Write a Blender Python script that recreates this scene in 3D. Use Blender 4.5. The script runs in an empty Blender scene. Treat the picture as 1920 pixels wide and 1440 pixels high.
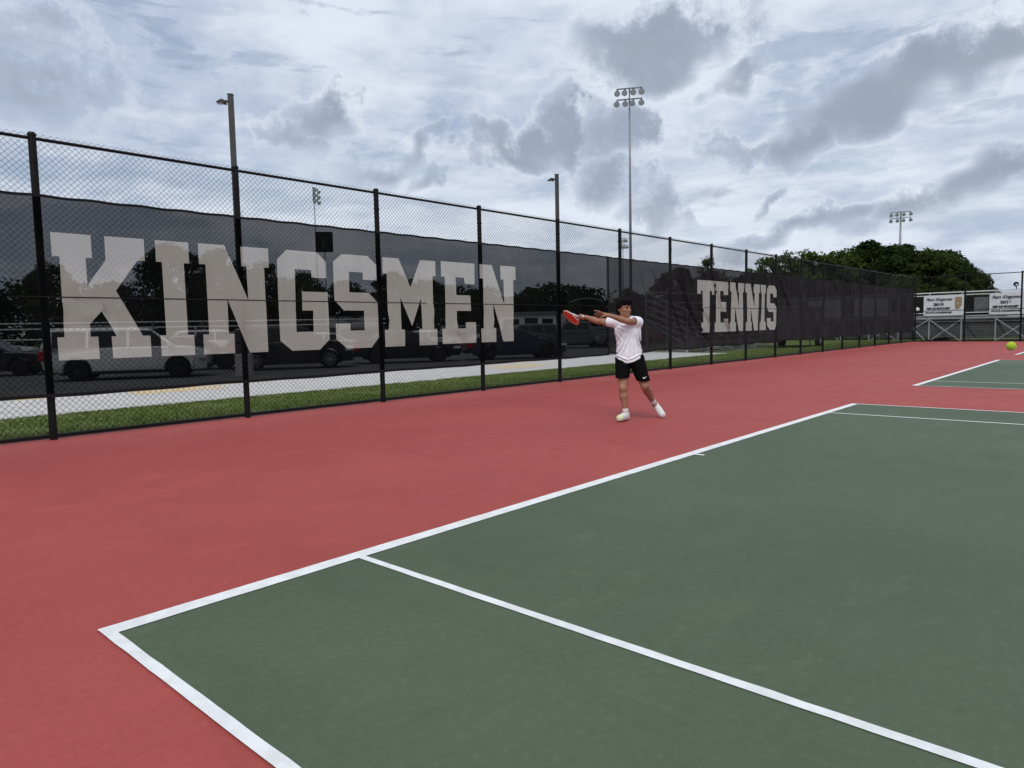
import bpy, bmesh, math, random
import numpy as np
from mathutils import Vector, Matrix
from mathutils.geometry import delaunay_2d_cdt

scn = bpy.context.scene
COL = scn.collection

# ------------------------------------------------------------------ camera
cam_data = bpy.data.cameras.new('camera')
cam = bpy.data.objects.new('camera', cam_data)
COL.objects.link(cam)
cam.location = (-1.0157, -3.4701, 1.3248)
cam.rotation_euler = (1.4917, 0.0209, -0.8384)
cam_data.sensor_fit = 'HORIZONTAL'
cam_data.sensor_width = 36.0
cam_data.lens = 36.0 * 1316.99 / 1920.0
cam_data.clip_start = 0.05
cam_data.clip_end = 3000.0
scn.camera = cam

# ------------------------------------------------------------------ exposure
scn.view_settings.view_transform = 'Standard'
scn.view_settings.look = 'None'
scn.view_settings.exposure = 0.35
scn.view_settings.gamma = 1.0
scn.view_settings.use_curve_mapping = False
scn.cycles.transparent_max_bounces = 16
scn.cycles.max_bounces = 5
scn.cycles.diffuse_bounces = 2
scn.cycles.glossy_bounces = 2
scn.cycles.use_denoising = True


# ------------------------------------------------------------------ world: cloudy sky
SUN_AZ, SUN_EL = math.radians(212), math.radians(56)
world = bpy.data.worlds.new('World')
scn.world = world
world.use_nodes = True


class NT:
    """small helper round a node tree"""
    def __init__(self, tree):
        self.t = tree
        self.n = tree.nodes
        self.l = tree.links

    def node(self, typ, **kw):
        nd = self.n.new(typ)
        for k, v in kw.items():
            setattr(nd, k, v)
        return nd

    def put(self, sock, val):
        if val is None:
            return
        if isinstance(val, bpy.types.NodeSocket):
            self.l.new(val, sock)
        else:
            sock.default_value = val

    def math(self, op, a, b=None, c=None, clamp=False):
        nd = self.node('ShaderNodeMath', operation=op, use_clamp=clamp)
        for i, v in enumerate((a, b, c)):
            self.put(nd.inputs[i], v)
        return nd.outputs[0]

    def vmath(self, op, a, b=None, out=0, scale=None):
        nd = self.node('ShaderNodeVectorMath', operation=op)
        self.put(nd.inputs[0], a)
        if b is not None:
            self.put(nd.inputs[1], b)
        if scale is not None:
            self.put(nd.inputs['Scale'], scale)
        return nd.outputs[out]

    def noise(self, vec, scale, detail=4.0, rough=0.55, out='Fac', lac=2.0, dist=0.0, flat=False):
        nd = self.node('ShaderNodeTexNoise', noise_dimensions='2D' if flat else '3D')
        self.put(nd.inputs['Vector'], vec)
        nd.inputs['Scale'].default_value = scale
        nd.inputs['Detail'].default_value = detail
        nd.inputs['Roughness'].default_value = rough
        nd.inputs['Lacunarity'].default_value = lac
        nd.inputs['Distortion'].default_value = dist
        return nd.outputs[out]

    def ramp(self, fac, a, b, smooth=True, lo=0.0, hi=1.0):
        nd = self.node('ShaderNodeMapRange', interpolation_type='SMOOTHSTEP' if smooth else 'LINEAR')
        self.put(nd.inputs['Value'], fac)
        nd.inputs['From Min'].default_value = a
        nd.inputs['From Max'].default_value = b
        nd.inputs['To Min'].default_value = lo
        nd.inputs['To Max'].default_value = hi
        return nd.outputs[0]

    def mix(self, fac, a, b):
        nd = self.node('ShaderNodeMix', data_type='RGBA')
        self.put(nd.inputs[0], fac)
        self.put(nd.inputs[6], a if isinstance(a, bpy.types.NodeSocket) else (*a, 1.0) if len(a) == 3 else a)
        self.put(nd.inputs[7], b if isinstance(b, bpy.types.NodeSocket) else (*b, 1.0) if len(b) == 3 else b)
        return nd.outputs[2]


def build_sky():
    w = NT(world.node_tree)
    w.n.clear()
    out = w.node('ShaderNodeOutputWorld')
    sky = w.node('ShaderNodeTexSky', sky_type='NISHITA', sun_disc=False)
    sky.sun_elevation = SUN_EL
    sky.sun_rotation = math.pi / 2 - SUN_AZ
    sky.air_density = 1.2
    sky.dust_density = 1.5
    bg_sky = w.node('ShaderNodeBackground')
    w.l.new(sky.outputs[0], bg_sky.inputs[0])
    bg_sky.inputs[1].default_value = 0.085
    tc = w.node('ShaderNodeTexCoord')
    D = w.vmath('NORMALIZE', tc.outputs['Generated'])
    sep = w.node('ShaderNodeSeparateXYZ')
    w.l.new(D, sep.inputs[0])
    x, y, z = sep.outputs
    az = w.math('ARCTAN2', y, x)
    el = w.math('ARCSINE', z)
    cmb = w.node('ShaderNodeCombineXYZ')
    w.l.new(az, cmb.inputs[0]); w.l.new(el, cmb.inputs[1])
    A = cmb.outputs[0]
    # cloud-deck coordinates: the deck recedes towards the horizon
    zz = w.math('ADD', w.math('MAXIMUM', z, 0.0), 0.16)
    c2 = w.node('ShaderNodeCombineXYZ')
    w.l.new(w.math('DIVIDE', x, zz), c2.inputs[0])
    w.l.new(w.math('DIVIDE', y, zz), c2.inputs[1])
    P = c2.outputs[0]
    # warped chart for the cumulus scraps
    n1 = w.noise(A, 9.0, 2.0, 0.6, 'Color', flat=True)
    n2 = w.noise(A, 24.0, 6.0, 0.68, flat=True)
    w1 = w.vmath('SCALE', w.vmath('SUBTRACT', n1, (0.5, 0.5, 0.5)), scale=0.095)
    w2 = w.vmath('SCALE', (1.0, -0.6, 0.0), scale=w.math('MULTIPLY', w.math('SUBTRACT', n2, 0.5), 0.10))
    Aw = w.vmath('ADD', A, w.vmath('ADD', w1, w2))
    blobs = [(0.522, 0.3572, 0.1114, 0.0377, 3.1267, 1.0), 
             (0.2168, 0.2797, 0.1426, 0.0317, 2.8989, 1.0), (0.347, 0.2302, 0.056, 0.024, 2.7484, 0.9),
             (0.133, 0.2941, 0.0704, 0.0261, 2.8648, 0.9), (0.6469, 0.2679, 0.0308, 0.0434, -3.0963, 0.9),
             (0.6974, 0.2508, 0.0626, 0.0216, 3.1131, 0.85), (0.587, 0.2617, 0.0447, 0.0316, -3.0798, 0.8),
             (0.595, 0.1938, 0.0544, 0.0359, -3.0901, 0.75), (0.5265, 0.1434, 0.0388, 0.0269, 3.0217, 0.65),
             (0.4293, 0.3049, 0.0372, 0.0133, 2.7447, 0.6), (0.3852, 0.1619, 0.024, 0.009, 2.4427, 0.6),
             (0.4122, 0.2266, 0.0566, 0.0154, -2.9416, 0.6), (0.1494, 0.1581, 0.0555, 0.032, 2.6886, 0.8),
             (0.2304, 0.1269, 0.0804, 0.0233, 2.9641, 0.7), (0.3586, 0.114, 0.1039, 0.0151, 2.9926, 0.65),
             (0.9832, 0.2834, 0.0441, 0.02, 2.8614, 0.75), (1.0289, 0.2552, 0.045, 0.0183, -3.1064, 0.6),
             (0.9186, 0.2262, 0.0694, 0.0187, 2.9324, 0.65), (0.8413, 0.2564, 0.0373, 0.011, 2.4639, 0.6),
             (0.8537, 0.2133, 0.0336, 0.009, 2.5679, 0.6), (0.7529, 0.254, 0.0297, 0.0148, -3.1234, 0.6),
             (1.308, 0.2815, 0.0791, 0.0346, -3.0508, 0.55), (1.3245, 0.3353, 0.064, 0.0263, 2.9674, 0.45),
             
             
             (0.4667, 0.392, 0.105, 0.0152, -3.0831, 0.3)]
    # each scrap is an ellipse in (azimuth, elevation): squared distance as a quadratic form
    ws = w.node('ShaderNodeSeparateXYZ')
    w.l.new(Aw, ws.inputs[0])
    wx, wy = ws.outputs[0], ws.outputs[1]
    q2 = w.node('ShaderNodeCombineXYZ')
    w.l.new(w.math('MULTIPLY', wx, wx), q2.inputs[0])
    w.l.new(w.math('MULTIPLY', wx, wy), q2.inputs[1])
    w.l.new(w.math('MULTIPLY', wy, wy), q2.inputs[2])
    q1 = w.node('ShaderNodeCombineXYZ')
    w.l.new(wx, q1.inputs[0]); w.l.new(wy, q1.inputs[1]); q1.inputs[2].default_value = 1.0
    f = None
    for (ca, ce, ra, rb, rot, wt) in blobs:
        ra, rb = ra * 0.92, rb * 0.98
        c_, s_ = math.cos(rot), math.sin(rot)
        a11 = c_ * c_ / ra ** 2 + s_ * s_ / rb ** 2
        a22 = s_ * s_ / ra ** 2 + c_ * c_ / rb ** 2
        a12 = c_ * s_ * (1 / ra ** 2 - 1 / rb ** 2)
        k2 = (a11, 2 * a12, a22)
        k1 = (-2 * (a11 * ca + a12 * ce), -2 * (a12 * ca + a22 * ce), a11 * ca * ca + 2 * a12 * ca * ce + a22 * ce * ce)
        d2 = w.math('ADD', w.vmath('DOT_PRODUCT', q2.outputs[0], k2, out=1), w.vmath('DOT_PRODUCT', q1.outputs[0], k1, out=1))
        v = w.math('MULTIPLY_ADD', d2, -0.62 * wt, 1.1 * wt)
        f = v if f is None else w.math('MAXIMUM', f, v)
    # scattered scraps of the same kind over the rest of the sky
    g = w.ramp(w.noise(P, 0.9, 5.0, 0.6, flat=True), 0.60, 0.80, lo=-0.4, hi=0.5)
    f = w.math('MAXIMUM', f, g)
    fine = n2
    edge = w.math('ADD', f, w.math('MULTIPLY', w.math('SUBTRACT', fine, 0.5), 0.9))
    dark = w.ramp(edge, -0.12, 0.86)
    rim = w.math('MULTIPLY', w.ramp(edge, -0.55, -0.02), w.ramp(edge, 0.35, 0.0))
    # bright stratus with soft folds
    s1 = w.noise(P, 0.75, 5.0, 0.6, dist=0.2, flat=True)
    s2 = w.noise(P, 2.6, 4.0, 0.6, flat=True)
    st = w.math('ADD', w.math('MULTIPLY', s1, 0.65), w.math('MULTIPLY', s2, 0.35))
    base = w.mix(w.ramp(st, 0.36, 0.60), (0.41, 0.485, 0.625), (0.675, 0.735, 0.83))
    stn = w.noise(w.vmath('MULTIPLY', A, (2.2, 9.0, 1.0)), 2.2, 5.0, 0.62, dist=0.25, flat=True)
    streak = w.ramp(stn, 0.50, 0.70)
    base = w.mix(w.math('MULTIPLY', streak, 0.6), base, (0.715, 0.76, 0.835))
    base = w.mix(w.math('MULTIPLY', rim, 0.35), base, (0.74, 0.785, 0.84))
    veil = w.ramp(w.noise(w.vmath('ADD', P, (7.3, 2.1, 0.0)), 1.5, 6.0, 0.62, dist=0.3, flat=True), 0.47, 0.66)
    base = w.mix(w.math('MULTIPLY', veil, 0.5), base, (0.43, 0.51, 0.65))
    core = w.ramp(w.math('ADD', f, w.math('MULTIPLY', w.math('SUBTRACT', w.math('ADD', s2, w.math('MULTIPLY', n2, 0.4)), 0.7), 0.9)), 0.0, 1.15)
    dcol = w.mix(core, (0.40, 0.465, 0.58), (0.275, 0.325, 0.41))
    col = w.mix(w.math('MULTIPLY', dark, 0.9), base, dcol)
    bg_c = w.node('ShaderNodeBackground')
    w.l.new(col, bg_c.inputs[0])
    bg_c.inputs[1].default_value = 0.86
    # blue gaps
    gap = w.ramp(stn, 0.46, 0.34)
    cover = w.math('SUBTRACT', 1.0, w.math('MULTIPLY', w.math('MULTIPLY', gap, w.ramp(z, 0.08, 0.2)), w.math('MULTIPLY', w.math('SUBTRACT', 1.0, dark), 0.42)))
    ms = w.node('ShaderNodeMixShader')
    w.l.new(cover, ms.inputs[0])
    w.l.new(bg_sky.outputs[0], ms.inputs[1])
    w.l.new(bg_c.outputs[0], ms.inputs[2])
    w.l.new(ms.outputs[0], out.inputs[0])


build_sky()
world.cycles.sampling_method = 'MANUAL'
world.cycles.sample_map_resolution = 512

# ------------------------------------------------------------------ sun (veiled, wide)
sd = bpy.data.lights.new('sun', 'SUN')
sd.energy = 1.4
sd.angle = math.radians(26)
sd.color = (1.0, 0.97, 0.93)
sun = bpy.data.objects.new('sun', sd)
COL.objects.link(sun)
S = Vector((math.cos(SUN_EL) * math.cos(SUN_AZ), math.cos(SUN_EL) * math.sin(SUN_AZ), math.sin(SUN_EL)))
sun.rotation_euler = S.to_track_quat('Z', 'Y').to_euler()

# ------------------------------------------------------------------ helpers
rnd = random.Random(7)
PI = math.pi


def tag(o, label=None, cat=None, group=None, kind=None):
    if label: o['label'] = label
    if cat: o['category'] = cat
    if group: o['group'] = group
    if kind: o['kind'] = kind
    return o


def empty(name, loc=(0, 0, 0), rz=0.0):
    o = bpy.data.objects.new(name, None)
    COL.objects.link(o)
    o.location = loc
    o.rotation_euler = (0, 0, rz)
    o.empty_display_size = 0.1
    return o


def link_mesh(name, me, mat, parent=None, smooth=False):
    o = bpy.data.objects.new(name, me)
    COL.objects.link(o)
    if mat is not None and len(me.materials) == 0:
        me.materials.append(mat)
    if parent is not None:
        o.parent = parent
    if smooth:
        me.polygons.foreach_set('use_smooth', [True] * len(me.polygons))
    return o


def np_mesh(name, V, Fc, mat, parent=None, smooth=False):
    me = bpy.data.meshes.new(name)
    me.from_pydata(np.asarray(V, dtype=float).tolist(), [], np.asarray(Fc).tolist() if isinstance(Fc, np.ndarray) else Fc)
    me.update()
    return link_mesh(name, me, mat, parent, smooth)


class MB:
    def __init__(self):
        self.v = []
        self.f = []

    def add(self, vs, fs):
        o = len(self.v)
        self.v += [tuple(v) for v in vs]
        self.f += [tuple(i + o for i in f) for f in fs]
        return self

    def box(self, x0, y0, z0, x1, y1, z1):
        vs = [(x0, y0, z0), (x1, y0, z0), (x1, y1, z0), (x0, y1, z0), (x0, y0, z1), (x1, y0, z1), (x1, y1, z1), (x0, y1, z1)]
        return self.add(vs, [(0, 3, 2, 1), (4, 5, 6, 7), (0, 1, 5, 4), (1, 2, 6, 5), (2, 3, 7, 6), (3, 0, 4, 7)])

    def beam(self, a, b, w, h, up=(0, 0, 1)):
        a, b, up = Vector(a), Vector(b), Vector(up)
        d = (b - a).normalized()
        s = d.cross(up)
        if s.length < 1e-5:
            s = Vector((1, 0, 0))
        s.normalize()
        u = s.cross(d)
        vs = []
        for p in (a, b):
            for i, j in ((-1, -1), (1, -1), (1, 1), (-1, 1)):
                vs.append(p + s * (i * w / 2) + u * (j * h / 2))
        return self.add(vs, [(0, 1, 2, 3), (7, 6, 5, 4), (0, 4, 5, 1), (1, 5, 6, 2), (2, 6, 7, 3), (3, 7, 4, 0)])

    def tube(self, pts, rads, n=10, cap=True):
        pts = [Vector(p) for p in pts]
        if not isinstance(rads, (list, tuple)):
            rads = [rads] * len(pts)
        o = len(self.v)
        prev = None
        for i, p in enumerate(pts):
            if i == 0: d = pts[1] - pts[0]
            elif i == len(pts) - 1: d = pts[-1] - pts[-2]
            else: d = (pts[i + 1] - pts[i]).normalized() + (pts[i] - pts[i - 1]).normalized()
            d.normalize()
            if prev is None:
                s = d.orthogonal().normalized()
            else:
                s = (prev - d * prev.dot(d))
                s = s.normalized() if s.length > 1e-6 else d.orthogonal().normalized()
            prev = s
            u = d.cross(s)
            for k in range(n):
                a = 2 * PI * k / n
                self.v.append(tuple(p + (s * math.cos(a) + u * math.sin(a)) * rads[i]))
        for i in range(len(pts) - 1):
            for k in range(n):
                a, b = o + i * n + k, o + i * n + (k + 1) % n
                self.f.append((a, b, b + n, a + n))
        if cap:
            self.f.append(tuple(o + k for k in reversed(range(n))))
            self.f.append(tuple(o + (len(pts) - 1) * n + k for k in range(n)))
        return self

    def prism(self, poly, axis, lo, hi):
        n = len(poly)
        def mk(p, t):
            return (p[0], t, p[1]) if axis == 'y' else (t, p[0], p[1]) if axis == 'x' else (p[0], p[1], t)
        vs = [mk(p, lo) for p in poly] + [mk(p, hi) for p in poly]
        fs = [tuple(range(n)), tuple(reversed(range(n, 2 * n)))] + [(i, i + n, (i + 1) % n + n, (i + 1) % n) for i in range(n)]
        return self.add(vs, fs)

    def lathe(self, prof, origin=(0, 0, 0), axis=(0, 0, 1), n=16):
        """prof: (radius, height along axis)"""
        ax = Vector(axis).normalized()
        s = ax.orthogonal().normalized()
        u = ax.cross(s)
        o = len(self.v)
        og = Vector(origin)
        for r, h in prof:
            for k in range(n):
                a = 2 * PI * k / n
                self.v.append(tuple(og + ax * h + (s * math.cos(a) + u * math.sin(a)) * max(r, 1e-4)))
        for i in range(len(prof) - 1):
            for k in range(n):
                a, b = o + i * n + k, o + i * n + (k + 1) % n
                self.f.append((a, b, b + n, a + n))
        return self

    def build(self, name, mat, parent=None, smooth=False, bevel=None, seg=2, fix=True):
        me = bpy.data.meshes.new(name)
        me.from_pydata([tuple(v) for v in self.v], [], self.f)
        if fix:
            bm = bmesh.new()
            bm.from_mesh(me)
            bmesh.ops.recalc_face_normals(bm, faces=bm.faces)
            bm.to_mesh(me)
            bm.free()
        me.update()
        o = link_mesh(name, me, mat, parent, smooth)
        if bevel:
            md = o.modifiers.new('bevel', 'BEVEL')
            md.width = bevel
            md.segments = seg
            md.limit_method = 'ANGLE'
            md.angle_limit = math.radians(35)
        return o


def copy_tree(o, parent=None):
    c = o.copy()
    COL.objects.link(c)
    c.parent = parent
    for ch in list(o.children):
        copy_tree(ch, c)
    return c


# ------------------------------------------------------------------ materials
def mat(name, col, rough=0.6, spec=0.3, metal=0.0, vary=0.0, vscale=8.0, bump=0.0, bscale=60.0, col2=None, coat=0.0, detail=5.0):
    m = bpy.data.materials.new(name)
    m.use_nodes = True
    t = NT(m.node_tree)
    b = t.n['Principled BSDF']
    b.inputs['Roughness'].default_value = rough
    b.inputs['Specular IOR Level'].default_value = spec
    b.inputs['Metallic'].default_value = metal
    b.inputs['Coat Weight'].default_value = coat
    tc = t.node('ShaderNodeTexCoord')
    if vary > 0 or col2:
        n = t.noise(tc.outputs['Object'], vscale, detail, 0.6)
        c2 = col2 if col2 else tuple(c * (1 - vary) for c in col)
        c1 = col if col2 else tuple(c * (1 + vary) for c in col)
        t.l.new(t.mix(t.ramp(n, 0.35, 0.65), c1, c2), b.inputs['Base Color'])
    else:
        b.inputs['Base Color'].default_value = (*col, 1)
    if bump > 0:
        n = t.noise(tc.outputs['Object'], bscale, 5.0, 0.6)
        bp = t.node('ShaderNodeBump')
        bp.inputs['Strength'].default_value = bump
        bp.inputs['Distance'].default_value = 0.01
        t.l.new(n, bp.inputs['Height'])
        t.l.new(bp.outputs[0], b.inputs['Normal'])
    return m


def court_mat(name, col, dark, light):
    """acrylic court coating: roller patches, dust stains, sand grain"""
    m = bpy.data.materials.new(name)
    m.use_nodes = True
    t = NT(m.node_tree)
    b = t.n['Principled BSDF']
    tc = t.node('ShaderNodeTexCoord')
    O = tc.outputs['Object']
    big = t.noise(O, 0.35, 6.0, 0.6, dist=0.5)
    mid = t.noise(t.vmath('MULTIPLY', O, (1.0, 2.6, 1.0)), 1.6, 6.0, 0.62, dist=0.3)
    fine = t.noise(O, 170.0, 3.0, 0.7)
    c = t.mix(t.ramp(big, 0.35, 0.68), dark, col)
    c = t.mix(t.math('MULTIPLY', t.ramp(mid, 0.5, 0.75), 0.55), c, light)
    sc = t.ramp(t.noise(t.vmath('MULTIPLY', O, (0.6, 5.0, 1.0)), 2.6, 8.0, 0.7), 0.63, 0.73)
    c = t.mix(t.math('MULTIPLY', sc, 0.18), c, tuple(min(1, v * 1.7 + 0.03) for v in light))
    pt = t.ramp(t.noise(t.vmath('MULTIPLY', O, (1.6, 0.7, 1.0)), 0.9, 7.0, 0.68, dist=0.8), 0.52, 0.62)
    c = t.mix(t.math('MULTIPLY', pt, 0.22), c, tuple(v * 0.8 for v in dark))
    sm = t.ramp(t.noise(t.vmath('MULTIPLY', O, (3.0, 0.8, 1.0)), 4.5, 6.0, 0.75), 0.66, 0.76)
    c = t.mix(t.math('MULTIPLY', sm, 0.30), c, tuple(v * 0.6 for v in dark))
    gr = t.noise(O, 26.0, 6.0, 0.72)
    c = t.mix(t.math('MULTIPLY', t.ramp(gr, 0.42, 0.66), 0.26), c, tuple(v * 0.74 for v in dark))
    c = t.mix(t.math('MULTIPLY', t.ramp(gr, 0.46, 0.30), 0.30), c, tuple(min(1, v * 1.22) for v in light))
    c = t.mix(t.math('MULTIPLY', t.ramp(fine, 0.3, 0.7), 0.30), c, tuple(v * 0.62 for v in dark))
    t.l.new(c, b.inputs['Base Color'])
    t.l.new(t.ramp(mid, 0.3, 0.7, lo=0.62, hi=0.78), b.inputs['Roughness'])
    b.inputs['Specular IOR Level'].default_value = 0.3
    bp = t.node('ShaderNodeBump')
    bp.inputs['Strength'].default_value = 0.35
    bp.inputs['Distance'].default_value = 0.004
    t.l.new(t.math('ADD', fine, t.math('MULTIPLY', t.noise(O, 55.0, 4.0, 0.6), 0.6)), bp.inputs['Height'])
    t.l.new(bp.outputs[0], b.inputs['Normal'])
    return m


def screen_mat(name, alpha, col, transl=0.0, dust=None, gloss=0.012):
    """open woven mesh cloth: part of the light goes straight through"""
    m = bpy.data.materials.new(name)
    m.use_nodes = True
    t = NT(m.node_tree)
    t.n.clear()
    out = t.node('ShaderNodeOutputMaterial')
    tc = t.node('ShaderNodeTexCoord')
    O = tc.outputs['Object']
    n = t.noise(t.vmath('MULTIPLY', O, (1.0, 1.0, 0.45)), 1.7, 6.0, 0.62)
    weave = t.noise(t.vmath('MULTIPLY', O, (14.0, 14.0, 160.0)), 1.0, 2.0, 0.5)
    c2 = dust or tuple(v * 1.5 + 0.004 for v in col)
    c = t.mix(t.ramp(n, 0.4, 0.72), col, c2)
    c = t.mix(t.math('MULTIPLY', t.ramp(weave, 0.3, 0.7), 0.35), c, tuple(v * 0.72 for v in col))
    df = t.node('ShaderNodeBsdfDiffuse')
    t.l.new(c, df.inputs[0])
    df.inputs['Roughness'].default_value = 0.6
    tl = t.node('ShaderNodeBsdfTranslucent')
    t.l.new(c, tl.inputs[0])
    mx = t.node('ShaderNodeMixShader')
    mx.inputs[0].default_value = transl
    t.l.new(df.outputs[0], mx.inputs[1])
    t.l.new(tl.outputs[0], mx.inputs[2])
    tr = t.node('ShaderNodeBsdfTransparent')
    gl = t.node('ShaderNodeBsdfGlossy')
    gl.inputs['Roughness'].default_value = 0.42
    gl.inputs['Color'].default_value = (0.9, 0.9, 0.92, 1)
    mg = t.node('ShaderNodeMixShader')
    mg.inputs[0].default_value = gloss
    t.l.new(mx.outputs[0], mg.inputs[1])
    t.l.new(gl.outputs[0], mg.inputs[2])
    mx2 = t.node('ShaderNodeMixShader')
    t.l.new(t.ramp(n, 0.3, 0.7, lo=alpha - 0.012, hi=alpha + 0.012), mx2.inputs[0])
    t.l.new(tr.outputs[0], mx2.inputs[1])
    t.l.new(mg.outputs[0], mx2.inputs[2])
    t.l.new(mx2.outputs[0], out.inputs[0])
    return m


def leaf_mat(name, c1, c2):
    m = bpy.data.materials.new(name)
    m.use_nodes = True
    t = NT(m.node_tree)
    t.n.clear()
    out = t.node('ShaderNodeOutputMaterial')
    tc = t.node('ShaderNodeTexCoord')
    oi = t.node('ShaderNodeObjectInfo')
    n = t.noise(t.vmath('ADD', tc.outputs['Object'], oi.outputs['Location']), 0.55, 5.0, 0.65)
    c = t.mix(t.ramp(n, 0.35, 0.68), c1, c2)
    c = t.mix(t.math('MULTIPLY', oi.outputs['Random'], 0.5), c, tuple(v * f for v, f in zip(c1, (0.7, 0.75, 0.8))))
    df = t.node('ShaderNodeBsdfDiffuse')
    tl = t.node('ShaderNodeBsdfTranslucent')
    t.l.new(c, df.inputs[0]); t.l.new(c, tl.inputs[0])
    mx = t.node('ShaderNodeMixShader')
    mx.inputs[0].default_value = 0.3
    t.l.new(df.outputs[0], mx.inputs[1]); t.l.new(tl.outputs[0], mx.inputs[2])
    t.l.new(mx.outputs[0], out.inputs[0])
    return m


M = {}
M['red'] = court_mat('red_acrylic', (0.40, 0.076, 0.064), (0.355, 0.063, 0.053), (0.44, 0.095, 0.081))
M['green'] = court_mat('green_acrylic', (0.087, 0.121, 0.070), (0.073, 0.102, 0.059), (0.108, 0.147, 0.092))
M['line'] = mat('line_paint', (0.80, 0.805, 0.80), 0.75, 0.25, col2=(0.70, 0.70, 0.69), vscale=9.0, bump=0.35, bscale=170.0, detail=8.0)
M['black_vinyl'] = mat('black_vinyl', (0.0055, 0.0055, 0.006), 0.5, 0.2)
M['black_matte'] = mat('black_matte', (0.010, 0.010, 0.011), 0.8, 0.2)
M['screenA'] = screen_mat('windscreen_cloth', 0.86, (0.004, 0.0045, 0.005), gloss=0.0)
M['screenB'] = screen_mat('windscreen_cloth_dense', 0.925, (0.019, 0.019, 0.020), gloss=0.004)
M['screenC'] = screen_mat('windscreen_cloth_faded', 0.955, (0.024, 0.0245, 0.027), gloss=0.004)
M['printA'] = screen_mat('white_print', 0.82, (0.525, 0.54, 0.47), 0.12, (0.465, 0.475, 0.41), gloss=0.0)
M['printB'] = screen_mat('white_print_dense', 0.90, (0.46, 0.48, 0.435), 0.1, (0.41, 0.425, 0.385), gloss=0.0)
M['concrete'] = mat('concrete', (0.50, 0.48, 0.46), 0.85, 0.2, vary=0.08, vscale=3.0, bump=0.3, bscale=90)
M['asphalt'] = mat('asphalt', (0.20, 0.195, 0.19), 0.9, 0.2, col2=(0.15, 0.147, 0.145), vscale=0.8, bump=0.5, bscale=60)
M['yellow'] = mat('yellow_paint', (0.62, 0.42, 0.12), 0.7, 0.3, col2=(0.55, 0.50, 0.42), vscale=5.0)
M['earth'] = mat('field_grass', (0.060, 0.085, 0.025), 0.95, 0.1, col2=(0.085, 0.085, 0.035), vscale=0.4, bump=0.6, bscale=30)
M['turf'] = mat('verge_turf', (0.085, 0.125, 0.03), 0.95, 0.1, col2=(0.11, 0.135, 0.042), vscale=1.4, bump=0.8, bscale=60)
M['blade'] = mat('grass_blade', (0.125, 0.185, 0.040), 0.8, 0.15, col2=(0.17, 0.205, 0.062), vscale=1.3)
M['galv'] = mat('galvanised_steel', (0.21, 0.21, 0.22), 0.45, 0.5, metal=0.5, vary=0.1, vscale=3.0)
M['alu'] = mat('mill_aluminium', (0.40, 0.40, 0.40), 0.42, 0.5, metal=0.45, vary=0.08, vscale=2.0)
M['bronze'] = mat('bronze_paint', (0.052, 0.048, 0.045), 0.5, 0.4, vary=0.1, vscale=2.0)
M['white_paint'] = mat('white_paint', (0.72, 0.72, 0.71), 0.45, 0.4, vary=0.04, vscale=3.0)
M['banner'] = mat('banner_vinyl', (0.72, 0.72, 0.74), 0.5, 0.35, vary=0.03, vscale=1.5)
M['ink'] = mat('black_ink', (0.035, 0.033, 0.04), 0.6, 0.3)
M['gold'] = mat('gold_ink', (0.34, 0.25, 0.13), 0.55, 0.4, vary=0.08, vscale=6.0)
M['leafA'] = leaf_mat('leaf_mid', (0.040, 0.062, 0.018), (0.072, 0.098, 0.026))
M['leafB'] = leaf_mat('leaf_dark', (0.022, 0.037, 0.013), (0.045, 0.066, 0.020))
M['leafC'] = leaf_mat('leaf_light', (0.055, 0.085, 0.018), (0.095, 0.118, 0.03))
M['bark'] = mat('bark', (0.09, 0.07, 0.055), 0.9, 0.1, vary=0.25, vscale=6.0, bump=0.6, bscale=20)
M['glass'] = mat('car_glass', (0.012, 0.014, 0.016), 0.06, 0.6)
M['tyre'] = mat('tyre_rubber', (0.014, 0.014, 0.015), 0.85, 0.2)
M['rim'] = mat('alloy_rim', (0.33, 0.33, 0.34), 0.35, 0.5, metal=0.6)
M['rim_dark'] = mat('dark_rim', (0.04, 0.04, 0.043), 0.4, 0.5, metal=0.4)
M['tail'] = mat('tail_lamp', (0.40, 0.012, 0.018), 0.2, 0.5)
M['head'] = mat('head_lamp', (0.62, 0.64, 0.66), 0.12, 0.6)
M['trim'] = mat('black_trim', (0.02, 0.02, 0.021), 0.6, 0.3)
for nm, c in (('white', (0.72, 0.73, 0.74)), ('black', (0.014, 0.015, 0.018)), ('navy', (0.022, 0.028, 0.07)), ('silver', (0.36, 0.37, 0.39)),
              ('grey', (0.12, 0.125, 0.13)), ('maroon', (0.16, 0.02, 0.025))):
    M['car_' + nm] = mat('car_paint_' + nm, c, 0.28, 0.5, coat=0.6)

# ------------------------------------------------------------------ setting: ground, courts
FY, FH = 7.087, 3.867           # back fence line and height
PX0, PDX = 1.724, 2.678         # first post in view, bay
XEND = PX0 + 17 * PDX           # far corner
ZL = -0.12                      # parking lot level


def sheet(name, x0, y0, x1, y1, z, m, parent=None, nx=1, ny=1):
    xs = np.linspace(x0, x1, nx + 1)
    ys = np.linspace(y0, y1, ny + 1)
    V = [(x, y, z) for y in ys for x in xs]
    Fc = [(j * (nx + 1) + i, j * (nx + 1) + i + 1, (j + 1) * (nx + 1) + i + 1, (j + 1) * (nx + 1) + i) for j in range(ny) for i in range(nx)]
    return np_mesh(name, V, Fc, m, parent)


g = sheet('ground', -900, -900, 900, 900, -0.16, M['earth'])
tag(g, 'wide flat field of mown grass around the courts', kind='structure')

b = MB().box(-40, -34, -0.15, XEND + 0.16, FY + 0.13, 0.0)
o = b.build('court_surround', M['red'])
tag(o, 'red acrylic surround of the tennis courts', kind='structure')

LW = 0.05


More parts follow.
